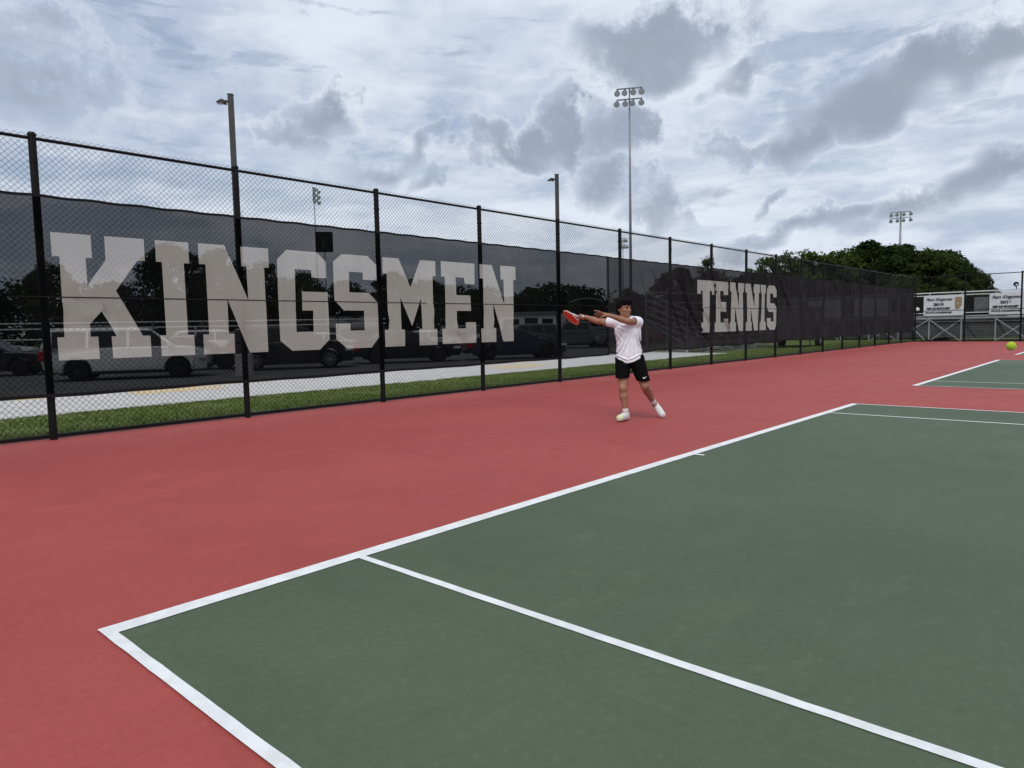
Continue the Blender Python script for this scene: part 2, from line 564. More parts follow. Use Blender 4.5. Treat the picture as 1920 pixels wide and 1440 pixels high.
def court(x0, label):
    Wd, Ln = 10.97, 23.77
    root = sheet('tennis_court', x0 + 0.002, -Ln, x0 + Wd - 0.002, -0.002, 0.004, M['green'])
    tag(root, label, kind='structure')
    z = 0.008

    def ln(nm, ax, ay, bx, by):
        lx, ly = bx - ax, by - ay
        n = max(1, int(max(lx, ly) / 0.12))
        V = []
        for i in range(n + 1):
            j1, j2 = rnd.gauss(0, 0.0011), rnd.gauss(0, 0.0011)
            if lx > ly:
                xx = x0 + ax + lx * i / n
                V += [(xx, ay + j1, z), (xx, by + j2, z)]
            else:
                yy = ay + ly * i / n
                V += [(x0 + ax + j1, yy, z), (x0 + bx + j2, yy, z)]
        Fc = [(2 * i, 2 * i + 2, 2 * i + 3, 2 * i + 1) if lx > ly else (2 * i, 2 * i + 1, 2 * i + 3, 2 * i + 2) for i in range(n)]
        return np_mesh(nm, V, Fc, M['line'], root)
    ln('baseline', 0.0, -0.105, Wd, 0.0)
    ln('far_baseline', 0.0, -Ln, Wd, -Ln + 0.1)
    ln('sideline', 0.0, -Ln + 0.1, LW, -0.105)
    ln('sideline', Wd - LW, -Ln + 0.1, Wd, -0.105)
    for sx in (1.372, 9.598):
        ln('singles_line', sx - LW / 2, -Ln + 0.1, sx + LW / 2, -0.105)
    ln('centre_mark', Wd / 2 - LW / 2, -0.20, Wd / 2 + LW / 2, -0.105)
    for sy in (-5.485, -18.285):
        ln('service_line', 1.397, sy - LW, 9.573, sy)
    ln('centre_service_line', Wd / 2 - LW / 2, -18.285, Wd / 2 + LW / 2, -5.485 - LW)
    return root


court(0.0, 'nearest green tennis court with white painted lines')
court(14.859, 'second green tennis court, beyond a red strip')
court(29.72, 'third green tennis court, farthest from the camera')

# grass verge, walk, kerb, parking lot
WALK0, WALK1 = 10.75, 14.72
b = MB().box(-40, FY + 0.135, -0.15, 70, FY + 0.42, -0.012)  # dark strip: shade on the grass by the fence, put in as colour
tag(b.build('shade_strip', mat('grass_shade', (0.022, 0.022, 0.016), 0.95, 0.1, vary=0.4, vscale=7.0, bump=0.8, bscale=40)), 'dark strip coloured as shaded grass under the fence line', kind='structure')
b = MB().box(-40, FY + 0.425, -0.15, 70, WALK0 - 0.005, -0.03)
tag(b.build('grass_verge', M['turf']), 'strip of green lawn along the foot of the fence', kind='structure')
b = MB().box(29.9, WALK0, -0.15, 70, 17.5, -0.035)
tag(b.build('lawn', M['turf']), 'lawn under the aluminium stand past the end of the walk', kind='structure')
o = sheet('parking_lot', -60, WALK1 + 0.165, 46, 62, ZL, M['asphalt'])
tag(o, 'weathered grey asphalt parking lot behind the fence', kind='structure')
walk = sheet('sidewalk', -20, WALK0, 29.88, WALK1, -0.045, M['concrete'])
tag(walk, 'pale concrete walk between lawn and parking lot', kind='structure')
sl = None
for i in range(33):
    x0 = -19.9 + i * 1.5
    if sl is None:
        sl = MB().box(0.006, WALK0 + 0.004, -0.044, 1.494, WALK1 - 0.004, -0.012).build('slab', M['concrete'], walk, bevel=0.008, seg=1)
        sl.location.x = x0
    else:
        c = sl.copy(); COL.objects.link(c); c.location.x = x0
kerb = empty('kerb', (0, 0, 0))
tag(kerb, 'concrete kerb at the edge of the parking lot', kind='structure')
ks = None
for i in range(17):
    x0 = -21 + i * 3.0
    yel = i in (8, 9, 13)
    kb = MB().box(0.004, WALK1 + 0.004, -0.15, 2.996, WALK1 + 0.16, -0.004).build('kerb_stone', M['yellow'] if yel else M['concrete'], kerb, bevel=0.02)
    kb.location.x = x0
# worn yellow paint on the walk where the ramp meets the lot
tag(sheet('ramp_paint', 5.2, 13.55, 7.3, WALK1 - 0.02, -0.008, M['yellow'], walk), 'worn yellow paint')
tag(sheet('ramp_paint', 16.2, 12.2, 18.8, 13.6, -0.008, M['yellow'], walk), 'worn yellow paint')

# mown grass blades on the verge
nb = 80000
r = np.random.default_rng(3)
bx = np.concatenate([r.uniform(-1, 22, int(nb * 0.72)), r.uniform(22, 50, nb - int(nb * 0.72))])
by = r.uniform(FY + 0.34, WALK0 - 0.01, nb)
edge = r.random(nb) < 0.10
by = np.where(edge, WALK0 - 0.01 - np.abs(r.normal(0, 0.03, nb)), by)
keep_ = (np.sin(bx * 2.1) + np.sin(by * 3.3 + bx * 0.7) + np.sin(bx * 5.7 + 1.3) * .7 + r.normal(0, .8, nb)) > -1.5
bx, by, edge = bx[keep_], by[keep_], edge[keep_]; nb = len(bx)
by = np.where(edge, by + 0.05 * np.sin(bx * 3.1) + 0.04 * np.sin(bx * 9.7), by)
hh = r.uniform(0.02, 0.05, nb) * np.where(by < FY + 0.5, 1.35, 1.0)
an = r.uniform(0, 2 * PI, nb)
wd = r.uniform(0.006, 0.011, nb)
lean = r.normal(0, 0.025, (nb, 2))
V = np.zeros((nb, 3, 3))
V[:, 0] = np.stack([bx - np.cos(an) * wd, by - np.sin(an) * wd, np.full(nb, -0.031)], 1)
V[:, 1] = np.stack([bx + np.cos(an) * wd, by + np.sin(an) * wd, np.full(nb, -0.031)], 1)
V[:, 2] = np.stack([bx + lean[:, 0], by + lean[:, 1], -0.031 + hh], 1)
o = np_mesh('grass', V.reshape(-1, 3), np.arange(nb * 3).reshape(-1, 3), M['blade'])
tag(o, 'short mown grass blades along the fence', 'grass', kind='stuff')

# ------------------------------------------------------------------ chain link fences
def chain_link(name, length, height, z0, parent, p=0.0395, rad=0.0028, mat_=None):
    """zigzag wires, each hooked into its neighbours; local x along the run"""
    nw = int(length / p)
    nz = int((height - z0) / p)
    if nz % 2 == 0:
        nz += 1
    k = np.arange(nw)[:, None]
    j = np.arange(nz + 1)[None, :]
    # wires k and k+1 meet at (k+1)p on odd j when k is even, on even j when k is odd
    side = (j + k + 0) % 2
    X = (k + side) * p
    Z = z0 + j * p + 0 * k
    Y = np.where(side == 1, 0.0016, -0.0016) * np.where(k % 2 == 0, 1, -1)
    cen = np.stack([X, Y + 0 * X, Z], -1)
    ang = np.array([0.0, 2 * PI / 3, 4 * PI / 3]) + PI / 2
    off = np.stack([np.cos(ang) * rad * 1.25, np.sin(ang) * rad, 0 * ang], -1)
    V = (cen[:, :, None, :] + off[None, None]).reshape(-1, 3)
    base = (np.arange(nw)[:, None] * (nz + 1) + np.arange(nz)[None, :])[:, :, None] * 3
    a = base + np.arange(3)
    b2 = base + (np.arange(3) + 1) % 3
    Fc = np.stack([a, b2, b2 + 3, a + 3], -1).reshape(-1, 4)
    me = bpy.data.meshes.new(name)
    me.vertices.add(len(V)); me.vertices.foreach_set('co', V.astype(np.float32).ravel())
    me.loops.add(Fc.size); me.loops.foreach_set('vertex_index', Fc.astype(np.int32).ravel())
    me.polygons.add(len(Fc)); me.polygons.foreach_set('loop_start', np.arange(0, Fc.size, 4, dtype=np.int32))
    me.update(calc_edges=True)
    o = link_mesh(name, me, mat_ or M['black_vinyl'], parent)
    o['kind'] = 'stuff'
    return o


def make_post(parent, x, r=0.046):
    b = MB().tube([(0, 0, -0.1), (0, 0, FH + 0.012)], r, 12)
    b.lathe([(r + 0.006, FH + 0.012), (r + 0.006, FH + 0.03), (r * 0.8, FH + 0.055), (0.001, FH + 0.062)], n=12)
    for z in (0.10, 0.9, 1.8, 2.7, 3.55):
        b.lathe([(r, z - 0.012), (r + 0.004, z - 0.012), (r + 0.004, z + 0.012), (r, z + 0.012)], n=12)
        b.box(-0.008, -r - 0.022, z - 0.01, 0.008, -r, z + 0.01)
    o = b.build('post', M['black_vinyl'], parent, smooth=False)
    o.location.x = x
    return o


def fence_run(name, loc, rz, x_posts, label, first_post=True):
    root = empty(name, loc, rz)
    tag(root, label, 'fence', 'chain-link fences round the courts')
    p0 = None
    for x in x_posts:
        if p0 is None:
            p0 = make_post(root, x)
        else:
            c = p0.copy(); COL.objects.link(c); c.location.x = x
    x0, x1 = x_posts[0], x_posts[-1]
    MB().tube([(x0, 0, FH - 0.02), (x1, 0, FH - 0.02)], 0.022, 10).build('top_rail', M['black_vinyl'], root)
    MB().tube([(x0, 0.0, 0.055), (x1, 0.0, 0.055)], 0.021, 10).build('bottom_rail', M['black_vinyl'], root)
    m = chain_link('chain_link_mesh', x1 - x0, FH + 0.075, 0.012, root)
    m.location = (x0, 0.050, 0)
    return root


posts_main = [PX0 + PDX * i for i in range(-3, 18)]
fence = fence_run('chain_link_fence', (0, FY, 0), 0, posts_main, 'tall black chain-link fence running behind the baselines, hung with lettered windscreens')
posts_end = [PDX * i for i in range(1, 8)]
fence2 = fence_run('chain_link_fence', (XEND, FY, 0), -PI / 2, [0.12] + posts_end, 'black chain-link fence closing the far end, in front of the grandstand')
b = MB().tube([(0.05, 0, 1.84), (posts_end[-1], 0, 1.84)], 0.02, 8).build('middle_rail', M['black_vinyl'], fence2)
# fallen leaves and grit caught along the foot of the fence
b = MB()
for i in range(260):
    x = rnd.uniform(-2, 46); y = FY + rnd.gauss(-0.02, 0.035); s = rnd.uniform(0.008, 0.028); a = rnd.uniform(0, PI)
    z = 0.004 + rnd.uniform(0, 0.012)
    c_, s_ = math.cos(a) * s, math.sin(a) * s
    b.add([(x - c_, y - s_, z), (x + s_ * 0.4, y - c_ * 0.4, z + 0.006), (x + c_, y + s_, z), (x - s_ * 0.4, y + c_ * 0.4, z + 0.004)], [(0, 1, 2, 3)])
tag(b.build('leaf_litter', mat('dead_leaf', (0.10, 0.06, 0.035), 0.9, 0.1, vary=0.4, vscale=3.0), fix=False), 'dry leaf litter along the foot of the long fence', 'litter', kind='stuff')

# ------------------------------------------------------------------ windscreens with printed letters
LET = {
 'K': [(1.83, 2.68), (2.30, 2.68), (2.30, 2.375), (2.22, 2.375), (2.22, 2.01), (2.475, 2.375), (2.465, 2.375), (2.465, 2.68), (2.97, 2.68), (2.97, 2.375), (2.87, 2.375), (2.57, 1.95), (2.88, 1.33), (2.98, 1.33), (2.98, 1.03), (2.48, 1.03), (2.48, 1.33), (2.54, 1.33), (2.36, 1.67), (2.22, 1.5), (2.22, 1.33), (2.315, 1.33), (2.315, 1.03), (1.83, 1.03), (1.83, 1.33), (1.915, 1.33), (1.915, 2.375), (1.83, 2.375)],
 'I': [(3.12, 2.68), (3.59, 2.68), (3.59, 2.375), (3.51, 2.375), (3.51, 1.33), (3.6, 1.33), (3.6, 1.03), (3.12, 1.03), (3.12, 1.33), (3.20, 1.33), (3.20, 2.375), (3.12, 2.375)],
 'N': [(3.73, 2.68), (4.13, 2.68), (4.47, 1.85), (4.47, 2.375), (4.39, 2.375), (4.39, 2.68), (4.855, 2.68), (4.855, 2.375), (4.775, 2.375), (4.775, 1.03), (4.46, 1.03), (4.13, 1.86), (4.13, 1.33), (4.22, 1.33), (4.22, 1.03), (3.735, 1.03), (3.735, 1.33), (3.825, 1.33), (3.825, 2.375), (3.73, 2.375)],
 'G': [(5.0, 2.52), (5.17, 2.68), (5.74, 2.68), (5.92, 2.53), (5.92, 2.25), (5.62, 2.25), (5.62, 2.375), (5.305, 2.375), (5.305, 1.34), (5.625, 1.34), (5.625, 1.695), (5.425, 1.695), (5.425, 2.01), (5.925, 2.01), (5.925, 1.2), (5.73, 1.03), (5.21, 1.03), (5.0, 1.2)],
 'S': [(6.06, 2.54), (6.24, 2.68), (6.79, 2.68), (6.98, 2.53), (6.98, 2.25), (6.67, 2.25), (6.67, 2.38), (6.375, 2.38), (6.375, 2.02), (6.79, 2.02), (6.99, 1.85), (6.99, 1.21), (6.82, 1.03), (6.28, 1.03), (6.06, 1.2), (6.06, 1.47), (6.37, 1.47), (6.37, 1.345), (6.68, 1.345), (6.68, 1.7), (6.25, 1.7), (6.06, 1.88)],
 'M': [(7.12, 2.68), (7.50, 2.68), (7.78, 2.15), (8.04, 2.68), (8.42, 2.68), (8.42, 2.385), (8.345, 2.385), (8.345, 1.345), (8.425, 1.345), (8.425, 1.03), (7.95, 1.03), (7.95, 1.345), (8.035, 1.345), (8.035, 1.95), (7.78, 1.41), (7.52, 1.95), (7.52, 1.345), (7.6, 1.345), (7.6, 1.03), (7.13, 1.03), (7.13, 1.345), (7.215, 1.345), (7.215, 2.385), (7.12, 2.385)],
 'E': [(8.565, 2.69), (9.52, 2.69), (9.52, 2.26), (9.21, 2.26), (9.21, 2.385), (8.965, 2.385), (8.965, 2.025), (9.385, 2.025), (9.385, 1.705), (8.965, 1.705), (8.965, 1.345), (9.22, 1.345), (9.22, 1.47), (9.52, 1.47), (9.52, 1.04), (8.565, 1.04), (8.565, 1.345), (8.66, 1.345), (8.66, 2.385), (8.565, 2.385)],
 'n': [(9.67, 2.69), (10.05, 2.69), (10.405, 1.86), (10.405, 2.395), (10.315, 2.395), (10.315, 2.69), (10.80, 2.69), (10.80, 2.395), (10.72, 2.395), (10.70, 1.04), (10.37, 1.04), (10.07, 1.87), (10.07, 1.34), (10.15, 1.34), (10.15, 1.04), (9.68, 1.04), (9.68, 1.335), (9.765, 1.335), (9.775, 2.39), (9.67, 2.39)],
}


def remap(poly, x0, x1, z0=1.065, z1=2.72):
    xs = [p[0] for p in poly]; zs = [p[1] for p in poly]
    a, b_, c, d = min(xs), max(xs), min(zs), max(zs)
    return [(x0 + (p[0] - a) / (b_ - a) * (x1 - x0), z0 + (p[1] - c) / (d - c) * (z1 - z0)) for p in poly]


T_ = [(0, 1), (1, 1), (1, .73), (.79, .73), (.79, .80), (.63, .80), (.63, .19), (.70, .19), (.70, 0), (.20, 0), (.20, .19), (.30, .19), (.30, .80), (.21, .80), (.21, .74), (0, .74)]
TEN = [('T', remap(T_, 19.40, 20.52)), ('E', remap(LET['E'], 20.60, 21.55)), ('N', remap(LET['N'], 21.68, 22.84)), ('N', remap(LET['N'], 22.95, 24.12)),
       ('I', remap(LET['I'], 24.20, 24.75)), ('S', remap(LET['S'], 24.86, 25.76))]
KIN = [(k.upper(), LET[k]) for k in ('K', 'I', 'N', 'G', 'S', 'M', 'E', 'n')]


def pip(pts, poly):
    x, y = pts[:, 0], pts[:, 1]
    ins = np.zeros(len(pts), bool)
    n = len(poly)
    for i in range(n):
        (x1, y1), (x2, y2) = poly[i], poly[(i + 1) % n]
        c = ((y1 > y) != (y2 > y)) & (x < (x2 - x1) * (y - y1) / (y2 - y1 + 1e-12) + x1)
        ins ^= c
    return ins


def fold_field(x, z, folds):
    """cloth pushed towards the court along each fold (polyline, width, height)"""
    y = np.zeros_like(x)
    for pts, w, h in folds:
        best = np.full_like(x, 1e9); tt = np.zeros_like(x)
        L = 0.0
        segs = list(zip(pts[:-1], pts[1:]))
        tot = sum(math.dist(a, b_) for a, b_ in segs)
        for a, b_ in segs:
            dx, dz = b_[0] - a[0], b_[1] - a[1]
            l2 = dx * dx + dz * dz
            t = np.clip(((x - a[0]) * dx + (z - a[1]) * dz) / l2, 0, 1)
            d = np.hypot(x - a[0] - t * dx, z - a[1] - t * dz)
            s = (L + t * math.sqrt(l2)) / tot
            k = d < best
            best = np.where(k, d, best); tt = np.where(k, s, tt)
            L += math.sqrt(l2)
        env = np.sin(np.clip(tt, 0.02, 0.98) * PI) ** 0.5
        w_ = w * 0.5
        sgn = np.exp(-np.abs(best / w_) ** 1.6)
        y -= 1.1 * h * env * sgn
        y += 0.6 * h * env * np.exp(-((best - 2.2 * w_) / (1.0 * w_)) ** 2)
    return y


n_screens = [0]


def windscreen(label, x0, x1, z0, z1, step, letters, m_cloth, m_print, folds, ripple, group):
    yb = FY - 0.062 - 0.006 * (n_screens[0] % 2)
    n_screens[0] += 1
    nx, nz = max(2, int((x1 - x0) / step)), max(2, int((z1 - z0) / step))
    xs, zs = np.linspace(x0, x1, nx + 1), np.linspace(z0, z1, nz + 1)
    pts = [Vector((x, z)) for z in zs for x in xs]
    # keep grid points off the letter edges
    P = np.array([(p.x, p.y) for p in pts])
    keep = np.ones(len(P), bool)
    edges = []
    extra = []
    for nm, poly in letters:
        n = len(poly)
        dens = []
        for i in range(n):
            a, b_ = poly[i], poly[(i + 1) % n]
            k = max(1, int(math.dist(a, b_) / (step * 1.4)))
            for q in range(k):
                dens.append((a[0] + (b_[0] - a[0]) * q / k, a[1] + (b_[1] - a[1]) * q / k))
            dx, dz = b_[0] - a[0], b_[1] - a[1]
            l2 = dx * dx + dz * dz + 1e-12
            t = np.clip(((P[:, 0] - a[0]) * dx + (P[:, 1] - a[1]) * dz) / l2, 0, 1)
            d = np.hypot(P[:, 0] - a[0] - t * dx, P[:, 1] - a[1] - t * dz)
            keep &= d > step * 0.35
        s = len(extra)
        extra += dens
        edges += [(s + i, s + (i + 1) % len(dens)) for i in range(len(dens))]
    vin = [Vector(e) for e in extra] + [p for p, k in zip(pts, keep) if k]
    vo, eo, fo, _, _, _ = delaunay_2d_cdt(vin, edges, [], 0, 1e-6, True)
    X = np.array([v.x for v in vo]); Z = np.array([v.y for v in vo])
    Fc = np.array([f for f in fo if len(f) == 3])
    Y = yb + fold_field(X, Z, folds)
    rr = np.random.default_rng(int(x0 * 10) + 500)
    u = (Z - z0) / (z1 - z0)
    for i in range(7):
        ax, az, ph = rr.uniform(0.5, 3.2), rr.uniform(-1.6, 1.6), rr.uniform(0, 6.28)
        Y += ripple * 0.35 * np.sin(ax * X * 2 + az * Z * 2 + ph) * np.sin(np.clip(u, 0.0, 1) * PI * 0.9 + 0.12)
    Y = np.minimum(Y, FY - 0.052)
    # edges sag between the ties
    sag = 0.012 * (0.5 - 0.5 * np.cos(2 * PI * (X - x0) / 0.61))
    Zd = Z - sag * np.clip((u - 0.9) * 10, 0, 1) + (0.02 * np.sin(X * 1.9) + 0.012 * np.sin(X * 5.3)) * np.clip((0.15 - u) / 0.15, 0, 1) * (1 if ripple > 0.015 else 0.25)
    cen = np.stack([X[Fc].mean(1), Z[Fc].mean(1)], 1)
    V = np.stack([X, Y, Zd], 1)
    rest = np.ones(len(Fc), bool)
    root = None
    sel = []
    for nm, poly in letters:
        m_ = pip(cen, poly) & rest
        rest &= ~m_
        sel.append((nm, m_))

    def sub(name, mask, mt, parent):
        f = Fc[mask]
        ids, inv = np.unique(f, return_inverse=True)
        oo = np_mesh(name, V[ids], inv.reshape(-1, 3), mt, parent, smooth=True)
        return oo
    root = sub('windscreen', rest, m_cloth, None)
    tag(root, label, 'windscreen', group)
    for nm, m_ in sel:
        l = sub('letter', m_, m_print, root)
        l['label'] = 'pale printed letter ' + nm

    # hems and seam follow the cloth
    def strip(name, zc, h, off, x_0=x0, x_1=x1):
        n = int((x_1 - x_0) / 0.08)
        gx = np.linspace(x_0, x_1, n)
        uu = (zc - z0) / (z1 - z0)
        gy = yb + fold_field(gx, np.full(n, zc), folds)
        rr2 = np.random.default_rng(int(x0 * 10) + 500)
        for i in range(7):
            ax, az, ph = rr2.uniform(0.5, 3.2), rr2.uniform(-1.6, 1.6), rr2.uniform(0, 6.28)
            gy += ripple * 0.35 * np.sin(ax * gx * 2 + az * zc * 2 + ph) * math.sin(min(max(uu, 0), 1) * PI * 0.9 + 0.12)
        gy = np.minimum(gy, FY - 0.052) - off
        gz = np.full(n, zc)
        if uu > 0.95:
            gz = gz - 0.012 * (0.5 - 0.5 * np.cos(2 * PI * (gx - x0) / 0.61))
        if uu < 0.05:
            gz = gz + (0.02 * np.sin(gx * 1.9) + 0.012 * np.sin(gx * 5.3)) * (1 if ripple > 0.015 else 0.25)
        VV = np.concatenate([np.stack([gx, gy, gz - h / 2], 1), np.stack([gx, gy, gz + h / 2], 1)])
        FF = [(i, i + 1, n + i + 1, n + i) for i in range(n - 1)]
        return np_mesh(name, VV, FF, M['black_matte'], root)
    strip('hem', z1 - 0.008, 0.036, 0.003)
    strip('hem', z0 + 0.014, 0.045, 0.003)
    strip('seam', 1.852, 0.014, 0.0035)
    for xe, sd_ in ((x0, 1), (x1, -1)):
        k = int((z1 - z0) / 0.05)
        gz = np.linspace(z0, z1, k)
        gx = np.full(k, xe + sd_ * 0.02)
        gy = np.minimum(yb + fold_field(gx, gz, folds), FY - 0.052) - 0.030
        VV = np.concatenate([np.stack([gx - 0.02, gy, gz], 1), np.stack([gx + 0.02, gy, gz], 1)])
        np_mesh('hem', VV, [(i, i + k, i + k + 1, i + 1) for i in range(k - 1)], M['black_matte'], root)
    # cable ties with loose tails
    b = MB()
    x = x0 + 0.15
    q = random.Random(int(x0 * 7))
    while x < x1 - 0.05:
        y = FY - 0.072
        for zt in (z1 - 0.02, z0 + 0.02):
            b.tube([(x, y + 0.005, zt - 0.012), (x, y - 0.006, zt), (x, y + 0.04, zt + 0.012)], 0.003, 4)
            if q.random() < 0.8:
                l = q.uniform(0.04, 0.13)
                b.tube([(x, y - 0.004, zt), (x + q.uniform(-.03, .03), y - 0.02, zt + l * 0.6), (x + q.uniform(-.07, .07), y - 0.04, zt + l * (1 if zt > 2 else -0.6))], 0.0022, 4)
        x += 0.305 * 2 * q.uniform(0.8, 1.2)
    t = b.build('cable_ties', M['black_matte'], root, fix=False)
    t['kind'] = 'stuff'
    return root


foldsA = [([(8.7, 2.62), (9.67, 1.9)], 0.05, 0.022), ([(8.8, 1.45), (9.75, 0.80)], 0.035, 0.04), ([(7.3, 1.15), (8.05, 0.75)], 0.04, 0.03), ([(8.1, 1.9), (8.6, 1.5)], 0.04, 0.02),
          ([(9.7, 1.75), (10.3, 1.35)], 0.04, 0.022), ([(1.5, 2.2), (2.1, 1.4)], 0.06, 0.03), ([(2.3, 1.75), (2.8, 1.0)], 0.05, 0.03), ([(0.6, 1.9), (1.4, 0.9)], 0.06, 0.03),
          ([(2.0, 1.8), (2.5, 1.2)], 0.045, 0.02), ([(7.9, 1.2), (8.6, 0.72)], 0.035, 0.032), ([(10.6, 1.5), (11.6, 0.9)], 0.05, 0.025), ([(12.5, 2.5), (13.6, 1.2)], 0.05, 0.03),
          ([(13.4, 2.9), (14.2, 1.7)], 0.045, 0.035), ([(6.9, 1.9), (7.4, 1.3)], 0.05, 0.02), ([(0.9, 2.3), (1.5, 1.5)], 0.05, 0.025)]
foldsA = [(p_, w_, h_ * 1.7) for p_, w_, h_ in foldsA]
windscreen('black mesh windscreen printed KINGSMEN in tall pale slab letters', -6.2, 14.42, 0.565, 3.14, 0.11, KIN, M['screenA'], M['printA'], foldsA, 0.012, 'windscreens on the long fence')
foldsB = [([(17.93, 3.02), (18.74, 1.89), (20.2, 0.65)], 0.05, 0.075), ([(17.39, 2.72), (17.79, 1.88), (18.64, 0.63)], 0.05, 0.07), ([(18.65, 3.1), (19.12, 2.55)], 0.045, 0.05),
          ([(19.6, 3.1), (20.02, 2.7)], 0.04, 0.05), ([(20.15, 3.1), (20.66, 2.5), (21.87, 0.63)], 0.05, 0.07), ([(16.0, 2.8), (16.35, 2.0)], 0.05, 0.05), ([(15.3, 2.5), (15.9, 1.3)], 0.05, 0.05),
          ([(14.7, 2.2), (15.2, 1.4)], 0.05, 0.05), ([(16.6, 3.0), (17.0, 2.2)], 0.05, 0.045), ([(18.2, 3.1), (18.5, 2.4)], 0.04, 0.045), ([(18.35, 1.8), (19.3, 0.9)], 0.05, 0.05),
          ([(21.2, 3.1), (21.6, 2.5)], 0.04, 0.04), ([(21.9, 3.1), (22.3, 2.4)], 0.04, 0.045), ([(22.6, 3.1), (22.9, 2.5)], 0.04, 0.04), ([(23.4, 3.1), (23.75, 2.5)], 0.04, 0.035),
          ([(24.2, 3.1), (24.5, 2.6)], 0.04, 0.035), ([(20.9, 2.0), (21.5, 1.2)], 0.045, 0.035), ([(19.3, 2.2), (20.2, 1.3)], 0.05, 0.05), ([(22.2, 1.2), (23.0, 0.7)], 0.04, 0.03)]
windscreen('wrinkled charcoal windscreen printed TENNIS in pale slab letters', 14.40, 25.80, 0.585, 3.13, 0.042, TEN, M['screenB'], M['printB'], foldsB, 0.03, 'windscreens on the long fence')
foldsC = [([(25.95, 3.1), (26.5, 2.4), (27.06, 1.95)], 0.06, 0.09), ([(26.5, 3.1), (26.75, 2.6)], 0.05, 0.06)]
q = random.Random(5)
for i in range(26):
    xx = 26.0 + i * 0.42 + q.uniform(-.1, .1)
    foldsC.append(([(xx, 3.12), (xx + q.uniform(.05, .35), 3.12 - q.uniform(.5, 1.3))], 0.05, q.uniform(.03, .07)))
for i in range(16):
    xx = 37.5 + i * 0.6 + q.uniform(-.2, .2)
    foldsC.append(([(xx, 1.75), (xx - q.uniform(-.1, .5), 0.65)], 0.06, q.uniform(.02, .05)))
windscreen('plain faded windscreen without lettering at the far half of the fence', 25.78, 36.50, 0.62, 3.14, 0.05, [], M['screenC'], None, foldsC, 0.03, 'windscreens on the long fence')
windscreen('plain grey windscreen without lettering beside the far fence corner', 36.48, XEND - 0.06, 0.63, 3.14, 0.08, [], M['screenC'], None, foldsC, 0.025, 'windscreens on the long fence')

# ------------------------------------------------------------------ parking-lot lamp posts
def lamp_post(loc, h, label, aim):
    root = empty('lamp_post', (loc[0], loc[1], ZL), aim)
    tag(root, label, 'lamp post', 'parking-lot lamp posts')
    MB().lathe([(0.30, -0.05), (0.30, 0.72), (0.285, 0.75), (0.0, 0.75)], n=20).build('concrete_base', M['concrete'], root, smooth=False)
    MB().box(-0.15, -0.15, 0.75, 0.15, 0.15, 0.785).build('base_plate', M['bronze'], root)
    s = 0.085
    MB().box(-s, -s, 0.785, s, s, h).build('pole', M['bronze'], root, bevel=0.015)
    MB().box(-s - 0.008, -s - 0.008, h, s + 0.008, s + 0.008, h + 0.03).build('pole_cap', M['bronze'], root)
    MB().beam((s, 0, h - 0.22), (0.19, 0, h - 0.21), 0.06, 0.08).build('arm', M['bronze'], root)
    prof = [(0.15, h - 0.29), (0.18, h - 0.19), (0.28, h - 0.16), (0.36, h - 0.20), (0.45, h - 0.255), (0.45, h - 0.28), (0.30, h - 0.275)]
    hd = MB().prism(prof, 'y', -0.15, 0.15).build('lamp_head', M['bronze'], root, bevel=0.015)
    MB().box(0.25, -0.11, h - 0.286, 0.42, 0.11, h - 0.279).build('lens', M['head'], hd)
    return root


lamp_post((10.98, 19.97), 9.55, 'bronze square lamp post with one head behind the letter N of KINGSMEN', math.radians(140))
lamp_post((26.02, 17.76), 8.72, 'bronze square lamp post with one head, between the two lettered windscreens', math.radians(140))


# ------------------------------------------------------------------ stadium floodlight masts
def flood_mast(loc, h, label, face, rows=(4, 4), half=1.15, gap=1.25, scale=0.75, r0=0.2):
    root = empty('floodlight_mast', (loc[0], loc[1], -0.15), face)
    tag(root, label, 'floodlight', 'floodlight masts of the stadium')
    MB().tube([(0, 0, 0), (0, 0, h * 0.55), (0, 0, h)], [r0, r0 * 0.72, r0 * 0.42], 12).build('mast', M['galv'], root, smooth=True)
    MB().lathe([(r0 * 1.9, 0), (r0 * 1.9, 0.1), (r0 * 1.05, 0.12)], n=12).build('base_flange', M['galv'], root)
    proto = None
    for ri, n in enumerate(rows):
        zc = h - 0.1 - ri * gap
        MB().beam((0.16, -half, zc), (0.16, half, zc), 0.11, 0.11).build('cross_arm', M['galv'], root)
        for k in range(n):
            y = -half + 2 * half * k / (n - 1)
            if proto is None:
                fl = empty('floodlight'); fl.parent = root
                s = scale
                MB().tube([(0, 0, -0.02), (0.10 * s, 0, -0.30 * s), (0.12 * s, 0, -0.5 * s)], [0.10 * s, 0.13 * s, 0.12 * s], 8).build('ballast', M['trim'], fl)
                ax = Vector((0.82, 0, -0.57))
                MB().lathe([(0.10 * s, -0.15 * s), (0.26 * s, -0.05 * s), (0.40 * s, 0.14 * s), (0.46 * s, 0.36 * s), (0.44 * s, 0.36 * s), (0.36 * s, 0.12 * s), (0.0, 0.02 * s)], (0.22 * s, 0, -0.62 * s), ax, 14).build('reflector', M['galv'], fl, smooth=True)
                MB().lathe([(0.43 * s, 0.345 * s), (0.0, 0.36 * s)], (0.22 * s, 0, -0.62 * s), ax, 14).build('lens', M['head'], fl)
                proto = fl
            else:
                fl = copy_tree(proto, root)
            fl.location = (0.18, y, zc)
            fl.rotation_euler = (0, 0, rnd.uniform(-0.35, 0.35))
    return root


